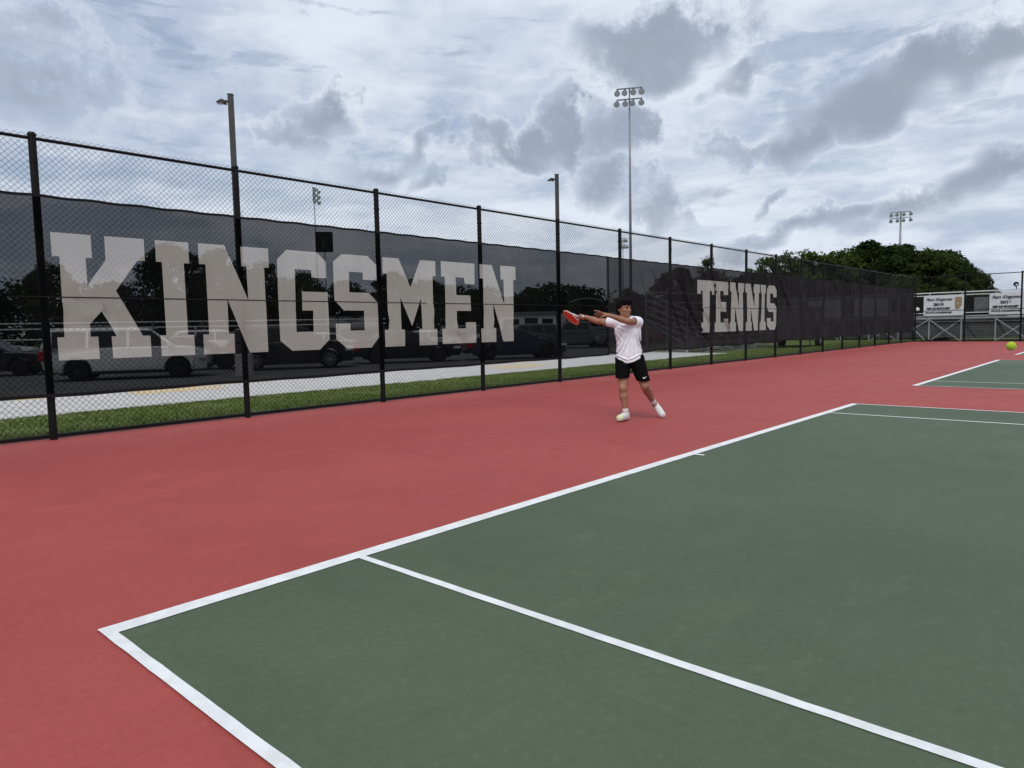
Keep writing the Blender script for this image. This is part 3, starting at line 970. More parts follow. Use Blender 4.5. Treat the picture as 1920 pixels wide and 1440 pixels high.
flood_mast((58.1, 34.0), 24.1, 'tall grey floodlight mast with eight lamps standing behind the tennis player', math.radians(-150), gap=1.0, scale=0.62, r0=0.17)
flood_mast((135.3, 28.6), 20.1, 'distant floodlight mast with eight lamps in front of the wooded hill', math.radians(-172), half=1.5, gap=1.0, scale=0.66, r0=0.3)
flood_mast((58.5, 89.0), 22.9, 'thin far floodlight mast seen through the fence above the letter G', math.radians(-60), rows=(2, 2, 2), half=0.65, gap=0.8, scale=0.7, r0=0.14)
flood_mast((137.4, 86.3), 21.5, 'farthest floodlight mast, only its lamps showing left of the tall mast', math.radians(-150), half=0.9, gap=1.4, scale=0.8, r0=0.16)
# bird-box sized junction on the distant mast
bm_ = bpy.data.objects['floodlight_mast.001']
MB().box(-0.5, -0.6, 10.3, 0.5, 0.6, 10.65).build('service_box', M['white_paint'], bm_)
MB().box(-0.55, -1.0, 4.5, 0.55, 1.0, 5.0).build('speaker_cluster', M['galv'], bm_)

# ------------------------------------------------------------------ parking section sign
root = empty('section_sign', (23.75, 34.1, ZL), math.radians(-125))
tag(root, 'black square sign with a dark letter E on a thin post behind the letter S', 'sign')
MB().tube([(0, 0, 0), (0, 0, 6.6)], 0.035, 8).build('post', M['galv'], root)
pn = MB().box(0.04, -0.52, 6.32, 0.08, 0.52, 7.56).build('panel', M['black_matte'], root, bevel=0.02)
b = MB()
for (a0, z0, a1, z1) in ((-0.16, 6.6, -0.06, 7.28), (-0.06, 7.18, 0.17, 7.28), (-0.06, 6.89, 0.12, 6.99), (-0.06, 6.6, 0.17, 6.70)):
    b.box(0.081, min(a0, a1), z0, 0.084, max(a0, a1), z1)
b.build('letter', mat('grey_ink', (0.05, 0.05, 0.055), 0.6, 0.2), pn)


# ------------------------------------------------------------------ vehicles
def arc_pts(cx, cz, r, a0, a1, n):
    return [(cx + r * math.cos(a0 + (a1 - a0) * i / n), cz + r * math.sin(a0 + (a1 - a0) * i / n)) for i in range(n + 1)]


def car(label, style, paint, loc, rz, rim='rim', z=ZL, rails=False):
    """x forward, y left; lower body with real wheel arches, tapered cabin, windows, lamps, wheels"""
    P = dict(
        van=dict(L=5.05, W=1.96, H=1.78, wb=3.0, fx=0.98, r=0.345, hood=[(2.50, .62), (2.46, .86), (2.1, 1.02), (1.55, 1.10)], belt=1.08, rear=[(-2.53, 1.10), (-2.55, .70)],
                 cab=[(1.60, 1.05), (0.72, 1.70), (0.2, 1.76), (-1.9, 1.76), (-2.30, 1.70), (-2.52, 1.05)], pil=[0.98, 0.05, -1.15, -2.2]),
        suv=dict(L=4.8, W=1.95, H=1.74, wb=2.82, fx=0.95, r=0.37, hood=[(2.38, .66), (2.36, .96), (2.1, 1.06), (1.25, 1.14)], belt=1.12, rear=[(-2.40, 1.10), (-2.42, .72)],
                 cab=[(1.30, 1.10), (0.55, 1.66), (0.1, 1.73), (-1.6, 1.72), (-2.05, 1.66), (-2.36, 1.10)], pil=[0.75, -0.1, -1.1, -2.05]),
        sedan=dict(L=4.8, W=1.84, H=1.46, wb=2.8, fx=1.0, r=0.33, hood=[(2.38, .56), (2.34, .74), (1.9, .86), (1.05, .96)], belt=0.95, rear=[(-2.2, 1.02), (-2.38, .96), (-2.42, .60)],
                   cab=[(1.12, .94), (0.25, 1.40), (-0.2, 1.45), (-0.9, 1.43), (-1.3, 1.36), (-2.02, .98)], pil=[0.55, -0.3, -1.15, -1.6]),
        pickup=dict(L=5.7, W=2.0, H=1.86, wb=3.6, fx=1.0, r=0.40, hood=[(2.83, .78), (2.80, 1.08), (2.5, 1.18), (1.55, 1.24)], belt=1.22, rear=[(-2.82, 1.20), (-2.85, .75)],
                    cab=[(1.62, 1.20), (0.95, 1.78), (0.5, 1.85), (-0.5, 1.85), (-0.85, 1.80), (-1.0, 1.20)], pil=[1.1, 0.2, -0.75, -0.85]),
    )[style]
    root = empty({'van': 'minivan', 'suv': 'sport_utility_car', 'sedan': 'sedan_car', 'pickup': 'pickup_truck'}[style], (loc[0], loc[1], z), rz)
    tag(root, label, {'van': 'van', 'suv': 'car', 'sedan': 'car', 'pickup': 'truck'}[style], 'cars in the parking lot')
    pm = M['car_' + paint]
    hw = P['W'] / 2
    xf = P['L'] / 2 - P['fx']
    xr = xf - P['wb']
    ra = P['r'] + 0.065
    zb = 0.26
    poly = [(P['L'] / 2 - 0.1, zb + 0.02)] + P['hood'] + [(0.0, P['belt'] + 0.02)] + P['rear'] + [(-P['L'] / 2 + 0.08, zb + 0.1)]
    ah = math.asin(min(0.95, (zb - P['r']) / ra)) if zb < P['r'] else 0
    for cx in (xr, xf):
        poly += [(cx + ra * math.cos(a), P['r'] + ra * math.sin(a)) for a in np.linspace(PI - ah, ah, 11)]
    mb = MB().prism(poly, 'y', -hw, hw)
    vs = []
    for (x, y, z_) in mb.v:
        e = max(0.0, (abs(x) - (P['L'] / 2 - 0.75)) / 0.75)
        k = 1.0 - 0.20 * e * e - (0.05 if z_ < zb + 0.08 else 0.0) - 0.04 * max(0, (z_ - 0.75))
        vs.append((x, y * k, z_))
    mb.v = vs
    body = mb.build('body', pm, root, bevel=0.06, seg=3)
    body.data.polygons.foreach_set('use_smooth', [True] * len(body.data.polygons))
    cb = P['cab']
    n = len(cb)
    zmin, zmax = min(p[1] for p in cb), max(p[1] for p in cb)

    def hwz(zv):
        return hw * 0.955 - (zv - zmin) / (zmax - zmin) * hw * 0.19
    V = [(x, -hwz(zv), zv) for x, zv in cb] + [(x, hwz(zv), zv) for x, zv in cb]
    Fc = [tuple(range(n)), tuple(reversed(range(n, 2 * n)))] + [(i, (i + 1) % n, (i + 1) % n + n, i + n) for i in range(n)]
    MB().add(V, Fc).build('cabin', pm, root, bevel=0.07, seg=3)
    # glass: side panes between pillars, windscreen, rear pane
    top = zmax - 0.13
    zlo = zmin + 0.05

    def xedge(front, zv):
        pts = cb[:3] if front else cb[-3:][::-1]
        for (xa, za), (xb, zb2) in zip(pts[:-1], pts[1:]):
            if za <= zv <= zb2:
                return xa + (xb - xa) * (zv - za) / (zb2 - za)
        return pts[-1][0]
    pil = P['pil']
    for sgn in (-1, 1):
        for i in range(len(pil)):
            if i == 0:
                a_lo, a_hi = xedge(True, zlo) - 0.16, xedge(True, top) - 0.07
            else:
                a_lo = a_hi = pil[i] if i < len(pil) - 0 else pil[-1]
            if i == 0:
                b_lo = b_hi = pil[1] + 0.05
            elif i + 1 < len(pil):
                a_lo = a_hi = pil[i] - 0.03
                b_lo = b_hi = pil[i + 1] + 0.05
                lim_lo, lim_hi = xedge(False, zlo) + 0.14, xedge(False, top) + 0.12
                b_lo, b_hi = max(b_lo, lim_lo), max(b_hi, lim_hi)
            else:
                continue
            if a_lo - b_lo < 0.15:
                continue
            y0, y1 = sgn * (hwz(zlo) + 0.004), sgn * (hwz(top) + 0.004)
            y0i, y1i = sgn * (hwz(zlo) - 0.03), sgn * (hwz(top) - 0.03)
            vs = [(a_lo, y0, zlo), (b_lo, y0, zlo), (b_hi, y1, top), (a_hi, y1, top), (a_lo, y0i, zlo), (b_lo, y0i, zlo), (b_hi, y1i, top), (a_hi, y1i, top)]
            MB().add(vs, [(0, 1, 2, 3), (7, 6, 5, 4), (0, 4, 5, 1), (1, 5, 6, 2), (2, 6, 7, 3), (3, 7, 4, 0)]).build('side_window', M['glass'], root)
        # handles, mirror, lower trim
        for hx in (pil[1] + 0.18, pil[2] + 0.18):
            MB().box(hx, sgn * hw * 0.975 - 0.02, P['belt'] - 0.15, hx + 0.17, sgn * hw * 0.975 + 0.025, P['belt'] - 0.115).build('door_handle', pm, root, bevel=0.008)
        MB().box(xr + ra + 0.05, sgn * hw * 0.95 - 0.03, zb - 0.03, xf - ra - 0.05, sgn * hw * 0.95 + 0.035, zb + 0.06).build('sill_trim', M['trim'], root)
        mx = xedge(True, zlo) - 0.25
        MB().box(mx, sgn * (hw * 0.93), P['belt'] + 0.0, mx + 0.12, sgn * (hw * 0.93 + 0.22), P['belt'] + 0.16).build('mirror', pm, root, bevel=0.03)
        # lamps
        hy = hw * 0.80
        zt = P['belt'] - 0.12
        rx = P['rear'][-1][0]
        MB().box(rx - 0.02, sgn * hy - 0.13, zt - 0.26, rx + 0.26, sgn * hy + 0.12, zt + 0.06).build('tail_lamp', M['tail'], root, bevel=0.03)
        fx = P['hood'][1][0]
        MB().box(fx - 0.30, sgn * hy - 0.19, P['hood'][0][1] + 0.02, fx + 0.015, sgn * hy + 0.05, P['hood'][1][1] - 0.05).build('headlight', M['head'], root, bevel=0.03)
    for front in (True, False):
        if style == 'pickup' and not front:
            pass
        pts = cb[:2] if front else cb[-2:][::-1]
        (xa, za), (xb, zb2) = pts
        d = Vector((xb - xa, 0, zb2 - za)).normalized()
        nrm = Vector((d.z, 0, -d.x)) if front else Vector((-d.z, 0, d.x))
        p0 = Vector((xa, 0, za)) + d * 0.07
        p1 = Vector((xb, 0, zb2)) - d * 0.05
        vs = []
        for off in (0.006, -0.02):
            for pp in (p0, p1):
                w_ = hwz(pp.z) - 0.09
                vs += [pp + nrm * off + Vector((0, -w_, 0)), pp + nrm * off + Vector((0, w_, 0))]
        MB().add(vs, [(0, 1, 3, 2), (4, 6, 7, 5), (0, 2, 6, 4), (1, 5, 7, 3), (0, 4, 5, 1), (2, 3, 7, 6)]).build('windshield' if front else 'rear_window', M['glass'], root)
    MB().box(P['L'] / 2 - 0.12, -hw * 0.72, zb + 0.03, P['L'] / 2 - 0.005, hw * 0.72, zb + 0.20).build('front_bumper_grille', M['trim'], root, bevel=0.02)
    MB().box(-P['L'] / 2 - 0.01, -hw * 0.75, zb + 0.06, -P['L'] / 2 + 0.13, hw * 0.75, zb + 0.20).build('rear_bumper', M['trim'], root, bevel=0.02)
    if style == 'pickup':
        MB().box(-P['L'] / 2 + 0.12, -hw * 0.84, P['belt'] - 0.02, -1.1, hw * 0.84, P['belt'] + 0.032).build('bed_liner', M['trim'], root)
    if rails:
        for sgn in (-1, 1):
            yy = sgn * (hwz(zmax) - 0.06)
            MB().tube([(0.1, yy, zmax + 0.0), (0.0, yy, zmax + 0.05), (-1.75, yy, zmax + 0.05), (-1.85, yy, zmax)], 0.018, 6).build('roof_rail', M['rim'], root)
    w0 = None
    for cx in (xf, xr):
        for sgn in (-1, 1):
            if w0 is None:
                w0 = empty('wheel'); w0.parent = root
                R = P['r']
                MB().lathe([(R * 0.66, -0.10), (R * 0.93, -0.11), (R, -0.07), (R, 0.07), (R * 0.93, 0.11), (R * 0.66, 0.10)], axis=(0, 1, 0), n=28).build('tyre', M['tyre'], w0, smooth=True)
                rm = MB().lathe([(R * 0.67, -0.09), (R * 0.67, 0.095), (R * 0.62, 0.10), (R * 0.60, 0.04)], axis=(0, 1, 0), n=28)
                for k in range(10):
                    a = 2 * PI * k / 10
                    rm.beam((math.sin(a) * R * 0.12, 0.085, math.cos(a) * R * 0.12), (math.sin(a) * R * 0.63, 0.09, math.cos(a) * R * 0.63), 0.035, 0.035, up=(0, 1, 0))
                rm.lathe([(0.0, 0.10), (R * 0.16, 0.10), (R * 0.18, 0.06)], axis=(0, 1, 0), n=14)
                rm.build('rim', M[rim], w0)
                MB().lathe([(0.0, 0.02), (R * 0.64, 0.02)], axis=(0, 1, 0), n=20).build('brake_disc', M['trim'], w0)
                w = w0
            else:
                w = copy_tree(w0, root)
            w.location = (cx, sgn * (hw - 0.135), P['r'])
            w.rotation_euler = (0, rnd.uniform(0, 6), 0 if sgn > 0 else PI)
    MB().box(-P['L'] / 2 + 0.5, -hw * 0.75, 0.2, P['L'] / 2 - 0.5, hw * 0.75, zb + 0.05).build('underbody', M['trim'], root)
    return root


A30 = math.radians(-30)
car('white minivan behind the letter K', 'van', 'white', (8.25, 22.55), A30, 'rim_dark', rails=True)
car('black sport utility car behind the letters N and G', 'suv', 'black', (14.25, 22.35), A30, 'rim')
car('dark blue sedan behind the last letter N of KINGSMEN', 'sedan', 'navy', (24.1, 19.0), math.radians(-34), 'rim_dark')
car('black low sedan parked between the white minivan and the black utility car', 'sedan', 'black', (11.8, 26.2), A30, 'rim_dark')
car('black sedan behind the letters M and E', 'sedan', 'black', (19.6, 21.6), math.radians(-32), 'rim_dark')
car('dark sedan with red tail lamp at the left edge behind the minivan', 'sedan', 'black', (5.6, 30.2), A30, 'rim_dark')
car('white sport utility car at the left edge, behind the dark sedan', 'suv', 'white', (6.4, 36.2), A30)
car('white sport utility car seen between the letters I and N', 'suv', 'white', (17.6, 35.8), A30)
car('white sedan seen through the letter G', 'sedan', 'white', (23.4, 33.6), A30)
car('dark grey sport utility car seen through the letter S', 'suv', 'grey', (26.6, 33.4), A30)
car('white sedan seen under the letter M', 'sedan', 'white', (29.4, 31.0), A30)
car('grey sport utility car seen under the letter E', 'suv', 'grey', (32.0, 29.6), A30)
car('grey pickup truck behind the racket', 'pickup', 'grey', (38.2, 26.0), math.radians(150))
car('grey sport utility car between the racket and the dark blue sedan', 'suv', 'grey', (35.0, 27.8), math.radians(150))
car('grey sedan behind the player', 'sedan', 'grey', (40.6, 23.6), math.radians(150))

# ------------------------------------------------------------------ pipe rail fence at the far side of the lot
root = empty('rail_fence', (8, 49.2, ZL), math.radians(-24))
tag(root, 'white two-rail pipe fence along the far side of the parking lot', 'fence')
for zr in (2.35, 2.0, 1.35):
    MB().tube([(-26, 0, zr), (26, 0, zr)], 0.045, 6).build('rail', M['white_paint'], root)
p0 = None
for i in range(18):
    if p0 is None:
        p0 = MB().tube([(0, 0, -0.05), (0, 0, 2.42)], 0.05, 8).build('post', M['galv'], root)
    else:
        p0 = p0.copy(); COL.objects.link(p0)
    p0.location.x = -25.5 + 3 * i

# ------------------------------------------------------------------ small buildings
def shed(label, loc, rz, L, W, h, rise, wall, roof):
    root = empty('shed', loc, rz)
    tag(root, label, 'building')
    MB().box(-L / 2, -W / 2, 0, L / 2, W / 2, h).build('wall', wall, root)
    MB().prism([(-W / 2, h + 0.002), (W / 2, h + 0.002), (0, h + rise)], 'x', -L / 2, L / 2).build('gable', wall, root)
    rf = MB()
    for s in (-1, 1):
        d = Vector((0, s * W / 2, -rise)).normalized()
        rf.beam((0, 0, 0), (1, 0, 0), 0.001, 0.001) if False else None
        e = Vector((0, s * (W / 2 + 0.3), h + rise - (W / 2 + 0.3) * rise / (W / 2)))
        r_ = Vector((0, 0, h + rise))
        nrm = Vector((0, rise * s, W / 2)).normalized() * 0.05
        vs = []
        for x in (-L / 2 - 0.3, L / 2 + 0.3):
            for pnt in (r_, e):
                for k in (0.06, 1.6):
                    vs.append((x, pnt.y + nrm.y * k, pnt.z + nrm.z * k))
        rf.add(vs, [(0, 1, 3, 2), (4, 6, 7, 5), (0, 4, 5, 1), (2, 3, 7, 6), (1, 5, 7, 3), (0, 2, 6, 4)])
    rf.build('roof', roof, root)
    dr = MB().box(-L / 2 - 0.03, -0.55, 0.02, -L / 2 - 0.005, 0.55, 2.1).build('door', M['trim'], root)
    MB().box(-L / 2 - 0.06, 0.4, 1.0, -L / 2 - 0.03, 0.45, 1.12).build('handle', M['galv'], dr)
    for k in (-1, 1):
        wdw = MB().box(k * L / 4 - 0.5, -W / 2 - 0.03, 1.1, k * L / 4 + 0.5, -W / 2 - 0.004, 2.0).build('window', M['white_paint'], root)
        MB().box(k * L / 4 - 0.43, -W / 2 - 0.036, 1.17, k * L / 4 + 0.43, -W / 2 - 0.031, 1.93).build('pane', M['glass'], wdw)
    return root


shed('grey gabled shed in the distance, seen through the letter S', (42.6, 57.4, -0.15), math.radians(-20), 6.0, 4.0, 2.0, 1.0, mat('shed_wall', (0.26, 0.25, 0.25), 0.8, 0.2, vary=0.1), mat('shed_roof', (0.30, 0.30, 0.32), 0.7, 0.3))
root = empty('ticket_booth', (48.2, 38.8, -0.15), math.radians(-49))
tag(root, 'low white field building with a dark doorway, right of the last letter N', 'building')
MB().box(-2.6, 0, 0, 2.6, 3, 2.75).build('wall', M['white_paint'], root)
MB().box(-2.8, -0.25, 2.755, 2.8, 3.2, 2.95).build('roof', M['galv'], root)
MB().box(-0.3, -0.03, 0.05, 0.9, -0.004, 2.4).build('door', M['trim'], root)
MB().box(-2.3, -0.03, 1.4, -0.8, -0.004, 2.3).build('window', M['glass'], root)
MB().box(1.3, -0.03, 1.4, 2.3, -0.004, 2.3).build('window', M['glass'], root)

# arched gateway
root = empty('gateway_arch', (47.6, 31.7, -0.15), math.radians(-44))
tag(root, 'pale arched gateway over the stadium entrance, above the racket', 'gateway')
for s in (-1, 1):
    MB().box(s * 2.1 - 0.3, -0.3, 0, s * 2.1 + 0.3, 0.3, 2.6).build('pier', M['concrete'], root, bevel=0.03)
    MB().tube([(s * 1.45, 0, 2.6), (s * 1.45, 0, 3.55)], 0.03, 8).build('upright', M['trim'], root)
MB().tube([(x_, 0, 3.55 + 0.32 * (1 - (x_ / 1.45) ** 2)) for x_ in np.linspace(-1.45, 1.45, 15)], 0.025, 8).build('arch', M['alu'], root)
for s in (-1, 1):
    MB().box(s * 1.0 - 0.04, -0.03, 0.05, s * 1.0 + 0.04, 0.03, 1.7).build('gate_post', M['galv'], root)
MB().box(-1.8, -0.02, 0.3, 1.8, 0.02, 1.5).build('gate', M['galv'], root)


# ------------------------------------------------------------------ aluminium spectator stand behind the TENNIS screen
root = empty('spectator_stand', (29.5, 12.7, -0.035))
tag(root, 'small aluminium spectator stand with sloping side rails behind the TENNIS windscreen', 'bleachers')
L_ = 11.0
for i in range(5):
    yy, zz = 0.25 + i * 0.44, 0.42 + i * 0.26
    MB().box(0.1, yy, zz, L_, yy + 0.25, zz + 0.04).build('seat_plank', M['alu'], root)
    if i:
        MB().box(0.1, yy - 0.26, zz - 0.24, L_, yy - 0.02, zz - 0.20).build('foot_plank', M['alu'], root)
for k in range(5):
    x = 0.15 + k * (L_ - 0.3) / 4
    b = MB().beam((x, 0.1, 0.3), (x, 2.3, 1.55), 0.06, 0.08).beam((x, 2.3, 0), (x, 2.3, 1.55), 0.06, 0.06).beam((x, 0.15, 0), (x, 0.15, 0.36), 0.06, 0.06).beam((x, 0.1, 0.03), (x, 2.4, 0.03), 0.06, 0.06).beam((x, 0.2, 0.1), (x, 2.3, 1.2), 0.04, 0.04)
    b.build('frame', M['alu'], root)
for x in (0.02, L_ + 0.08):
    for i in range(6):
        o_ = i * 0.32
        MB().beam((x, 0.05, 0.45 + o_), (x, 2.3, 1.35 + o_ * 1.02), 0.045, 0.06).build('side_rail', M['alu'], root)
    for yy, z0_, z1_ in ((0.05, 0, 2.1), (1.15, 0, 2.55), (2.32, 0, 3.05)):
        MB().beam((x, yy, z0_), (x, yy, z1_), 0.05, 0.05).build('rail_post', M['alu'], root)
for zz in (2.05, 2.55, 3.03):
    MB().beam((0, 2.36, zz), (L_ + 0.1, 2.36, zz), 0.045, 0.05).build('back_rail', M['alu'], root)
# low players' benches in front of it
for k, (bx_, lab) in enumerate(((30.6, 'low aluminium bench on the lawn under the letter T'), (34.2, 'low aluminium bench on the lawn under the letters NIS'))):
    root = empty('bench', (bx_, 12.0, -0.035))
    tag(root, lab, 'bench', 'benches on the lawn')
    MB().box(0, 0, 0.40, 2.8, 0.28, 0.445).build('seat', M['alu'], root)
    MB().box(0, 0.5, 0.18, 2.8, 0.75, 0.22).build('foot_plank', M['alu'], root)
    for x in (0.25, 1.4, 2.55):
        MB().beam((x, 0.14, 0), (x, 0.14, 0.40), 0.05, 0.05).beam((x, 0.1, 0.02), (x, 0.8, 0.02), 0.05, 0.04).beam((x, 0.62, 0.02), (x, 0.62, 0.18), 0.05, 0.05).build('leg', M['alu'], root)

# ------------------------------------------------------------------ box trailer
root = empty('box_trailer', (39.2, 11.2, -0.035), math.radians(4))
tag(root, 'grey box trailer standing on the lawn behind the plain windscreen', 'trailer')
tm = mat('trailer_skin', (0.20, 0.205, 0.215), 0.45, 0.4, vary=0.05, vscale=2)
MB().box(-2.4, -0.95, 0.45, 1.9, 0.95, 2.25).build('body', tm, root, bevel=0.05)
MB().box(-2.35, -0.97, 2.0, 1.85, 0.97, 2.05).build('trim_strip', M['alu'], root)
MB().box(0.5, -0.975, 1.35, 1.15, -0.951, 1.8).build('vent', M['white_paint'], root)
MB().beam((1.9, 0, 0.42), (3.1, 0, 0.42), 0.08, 0.1).build('tow_bar', M['trim'], root)
MB().tube([(2.9, 0, 0), (2.9, 0, 0.6)], 0.035, 8).build('jockey_post', M['galv'], root)
for sgn in (-1, 1):
    w = empty('wheel'); w.parent = root
    w.location = (0.9, sgn * 1.02, 0.34); w.rotation_euler = (0, 0, 0 if sgn > 0 else PI)
    MB().lathe([(0.2, -0.09), (0.32, -0.1), (0.34, -0.06), (0.34, 0.06), (0.32, 0.1), (0.2, 0.09)], axis=(0, 1, 0), n=24).build('tyre', M['tyre'], w, smooth=True)
    MB().lathe([(0.0, 0.06), (0.1, 0.07), (0.2, 0.09)], axis=(0, 1, 0), n=20).build('rim', M['alu'], w)
    MB().lathe([(0.36, -0.12), (0.42, -0.12), (0.42, 0.12), (0.36, 0.12)], axis=(0, 1, 0), n=24).build('fender', M['trim'], w)

# ------------------------------------------------------------------ grandstand behind the end fence, its back to the courts
GX = 53.0
root = empty('grandstand', (GX, 0, -0.15))
tag(root, 'tall aluminium grandstand seen from behind past the far fence', 'bleachers')
Y0, Y1 = -9.0, 21.0
dk = mat('shaded_plank', (0.17, 0.17, 0.17), 0.6, 0.4, metal=0.3, vary=0.12, vscale=1.5)  # darker than the seats: shadow under the stand put into the colour
for i in range(9):
    xx, zz = 0.25 + i * 0.62, 1.62 - i * 0.145
    MB().box(xx, Y0, zz, xx + 0.26, Y1, zz + 0.045).build('seat_plank', M['alu'], root)
    MB().box(xx + 0.03, Y0, zz - 0.30, xx + 0.06, Y1, zz - 0.06).build('riser', dk, root)
    MB().box(xx - 0.30, Y0, zz - 0.33, xx, Y1, zz - 0.29).build('foot_plank', dk, root)
MB().box(-0.06, Y0, 1.49, 0.02, Y1, 1.60).build('edge_beam', M['alu'], root)
MB().box(-0.04, Y0, 1.64, 0.0, Y1, 1.72).build('edge_beam', M['alu'], root)
for zr, hh_ in ((3.20, 0.07), (3.02, 0.055), (1.86, 0.05)):
    MB().box(-0.05, Y0, zr, 0.0, Y1, zr + hh_).build('guard_rail', M['white_paint'], root)
yv = [7.37, 5.52, 3.66, 1.80, -0.06, -1.9, 9.25, 11.1, 12.97, 14.8, 16.7, 18.5, 20.4]
up0 = up1 = None
for yk in yv:
    if up0 is None:
        up0 = MB().beam((0, 0, 0.0), (0, 0, 3.22), 0.075, 0.075).build('upright', M['alu'], root)
        up1 = MB().beam((2.6, 0, 0.0), (2.6, 0, 1.0), 0.06, 0.06).beam((0, 0, 1.5), (5.6, 0, 0.15), 0.06, 0.09).build('stringer', M['alu'], root)
    else:
        up0 = up0.copy(); COL.objects.link(up0)
        up1 = up1.copy(); COL.objects.link(up1)
    up0.location.y = yk; up1.location.y = yk
for (ya, yb_) in ((7.37, 5.52), (3.66, 1.80), (11.1, 9.25), (-0.06, -1.9), (14.8, 12.97), (18.5, 16.7)):
    MB().beam((-0.06, ya, 1.48), (-0.06, yb_ + 0.05, 0.06), 0.05, 0.06).build('brace', M['alu'], root)
    MB().beam((0.05, ya - 0.05, 0.06), (0.05, yb_, 1.48), 0.05, 0.06).build('brace', M['alu'], root)
MB().beam((-0.06, 7.37, 1.48), (-0.06, 8.3, 0.86), 0.05, 0.06).build('brace', M['alu'], root)
MB().beam((-0.06, 8.3, 0.86), (-0.06, 7.55, 0.06), 0.05, 0.06).build('brace', M['alu'], root)
# dark panel behind the guard, for the dark gaps between the banners
bk = MB().box(0.30, Y0, 1.75, 0.32, Y1, 2.95).build('back_panel', mat('dark_backing', (0.018, 0.02, 0.018), 0.8, 0.2), root)
sg = MB().box(0.0, 4.05, 1.95, 0.03, 4.85, 2.85).build('notice_panel', mat('weathered_panel', (0.13, 0.13, 0.14), 0.7, 0.2, vary=0.2, vscale=4), root)

INDY = [(0, 1), (1, 1), (1, .34), (.82, .22), (.70, .12), (.45, .02), (.30, .06), (.12, 0), (.16, .12), (.02, .2)]


def text_mesh(txt, size, parent, name, m, loc, shear=0.0, width=None, bold=0.0):
    cu = bpy.data.curves.new(name, 'FONT')
    cu.body = txt
    cu.size = size
    cu.shear = shear
    cu.extrude = 0.002
    cu.offset = bold
    cu.align_x = 'CENTER'
    tmp = bpy.data.objects.new(name, cu)
    COL.objects.link(tmp)
    dg = bpy.context.evaluated_depsgraph_get()
    me = bpy.data.meshes.new_from_object(tmp.evaluated_get(dg))
    COL.objects.unlink(tmp)
    bpy.data.objects.remove(tmp)
    me.materials.clear()
    o = link_mesh(name, me, m, parent)
    xs = [v.co.x for v in me.vertices]
    k = width / (max(xs) - min(xs)) if width else 1.0
    o.scale = (k, 1, 1)
    o.rotation_euler = (PI / 2, 0, 0)
    o.location = loc
    return o


def banner(yc, w, z0, z1, label, year=None):
    """hangs on the back of the grandstand; local x to the right as read from the courts"""
    root = empty('banner', (GX - 0.10, yc, 0), -PI / 2)
    tag(root, label, 'banner', 'banners on the back of the grandstand')
    n = 14
    V, Fc = [], []
    for s in (0.0, 0.006):
        for j in range(5):
            for i in range(n + 1):
                x = -w / 2 + w * i / n
                z = z0 + (z1 - z0) * j / 4
                V.append((x, s - 0.010 * math.sin(i * 1.1 + yc) * math.sin(j * 0.8), z - 0.012 * math.sin(PI * i / n) * (1 - j / 4)))
    N = (n + 1) * 5
    for s in (0, 1):
        for j in range(4):
            for i in range(n):
                a = s * N + j * (n + 1) + i
                Fc.append((a, a + 1, a + n + 2, a + n + 1) if s == 0 else (a, a + n + 1, a + n + 2, a + 1))
    pn = np_mesh('panel', V, Fc, M['banner'], root, smooth=True)
    b = MB()
    for (xx, zz) in ((-w / 2 + 0.04, z1 - 0.04), (w / 2 - 0.04, z1 - 0.04), (-w / 2 + 0.04, z0 + 0.04), (w / 2 - 0.04, z0 + 0.04)):
        b.tube([(xx, -0.016, zz), (xx, 0.03, zz + 0.03)], 0.012, 6)
    b.build('tie', M['ink'], root)
    if year:
        H = z1 - z0
        tx = -w * 0.12
        text_mesh('Penn Kingsmen', 0.27, root, 'script_line', M['ink'], (tx, -0.020, z0 + H * 0.74), shear=0.45, width=w * 0.66, bold=0.006)
        text_mesh(year, 0.23, root, 'year_line', M['ink'], (tx, -0.020, z0 + H * 0.50), width=w * 0.26, bold=0.012)
        text_mesh('GIRLS SOCCER', 0.165, root, 'sport_line', M['ink'], (tx, -0.020, z0 + H * 0.31), width=w * 0.62, bold=0.014)
        text_mesh('STATE CHAMPIONS', 0.15, root, 'title_line', M['ink'], (tx, -0.020, z0 + H * 0.115), width=w * 0.66, bold=0.008)
        px, pw, pz, ph = w * 0.285, w * 0.17, z0 + H * 0.28, H * 0.62
        st = MB().prism([(px + p[0] * pw, pz + p[1] * ph) for p in INDY], 'y', -0.024, -0.018).build('state_outline', M['gold'], root)
        sx, sz = px + pw * 0.45, pz + ph * 0.48
        star = [(sx + (0.05 if k % 2 == 0 else 0.022) * math.sin(k * PI / 5), sz + (0.05 if k % 2 == 0 else 0.022) * math.cos(k * PI / 5)) for k in range(10)]
        MB().prism(star, 'y', -0.028, -0.0245).build('star', M['white_paint'], st)
    return root


banner(6.55, 2.30, 1.58, 2.90, 'white vinyl banner reading 2015, nearer the fence corner', '2015')
banner(2.86, 2.30, 1.58, 2.92, 'white vinyl banner reading 2016 at the right edge', '2016')
banner(10.9, 2.4, 1.62, 2.85, 'blank-looking pale banner just behind the plain windscreen near the corner')
banner(14.2, 2.4, 1.62, 2.85, 'blank-looking pale banner behind the plain windscreen, next to the letter S')
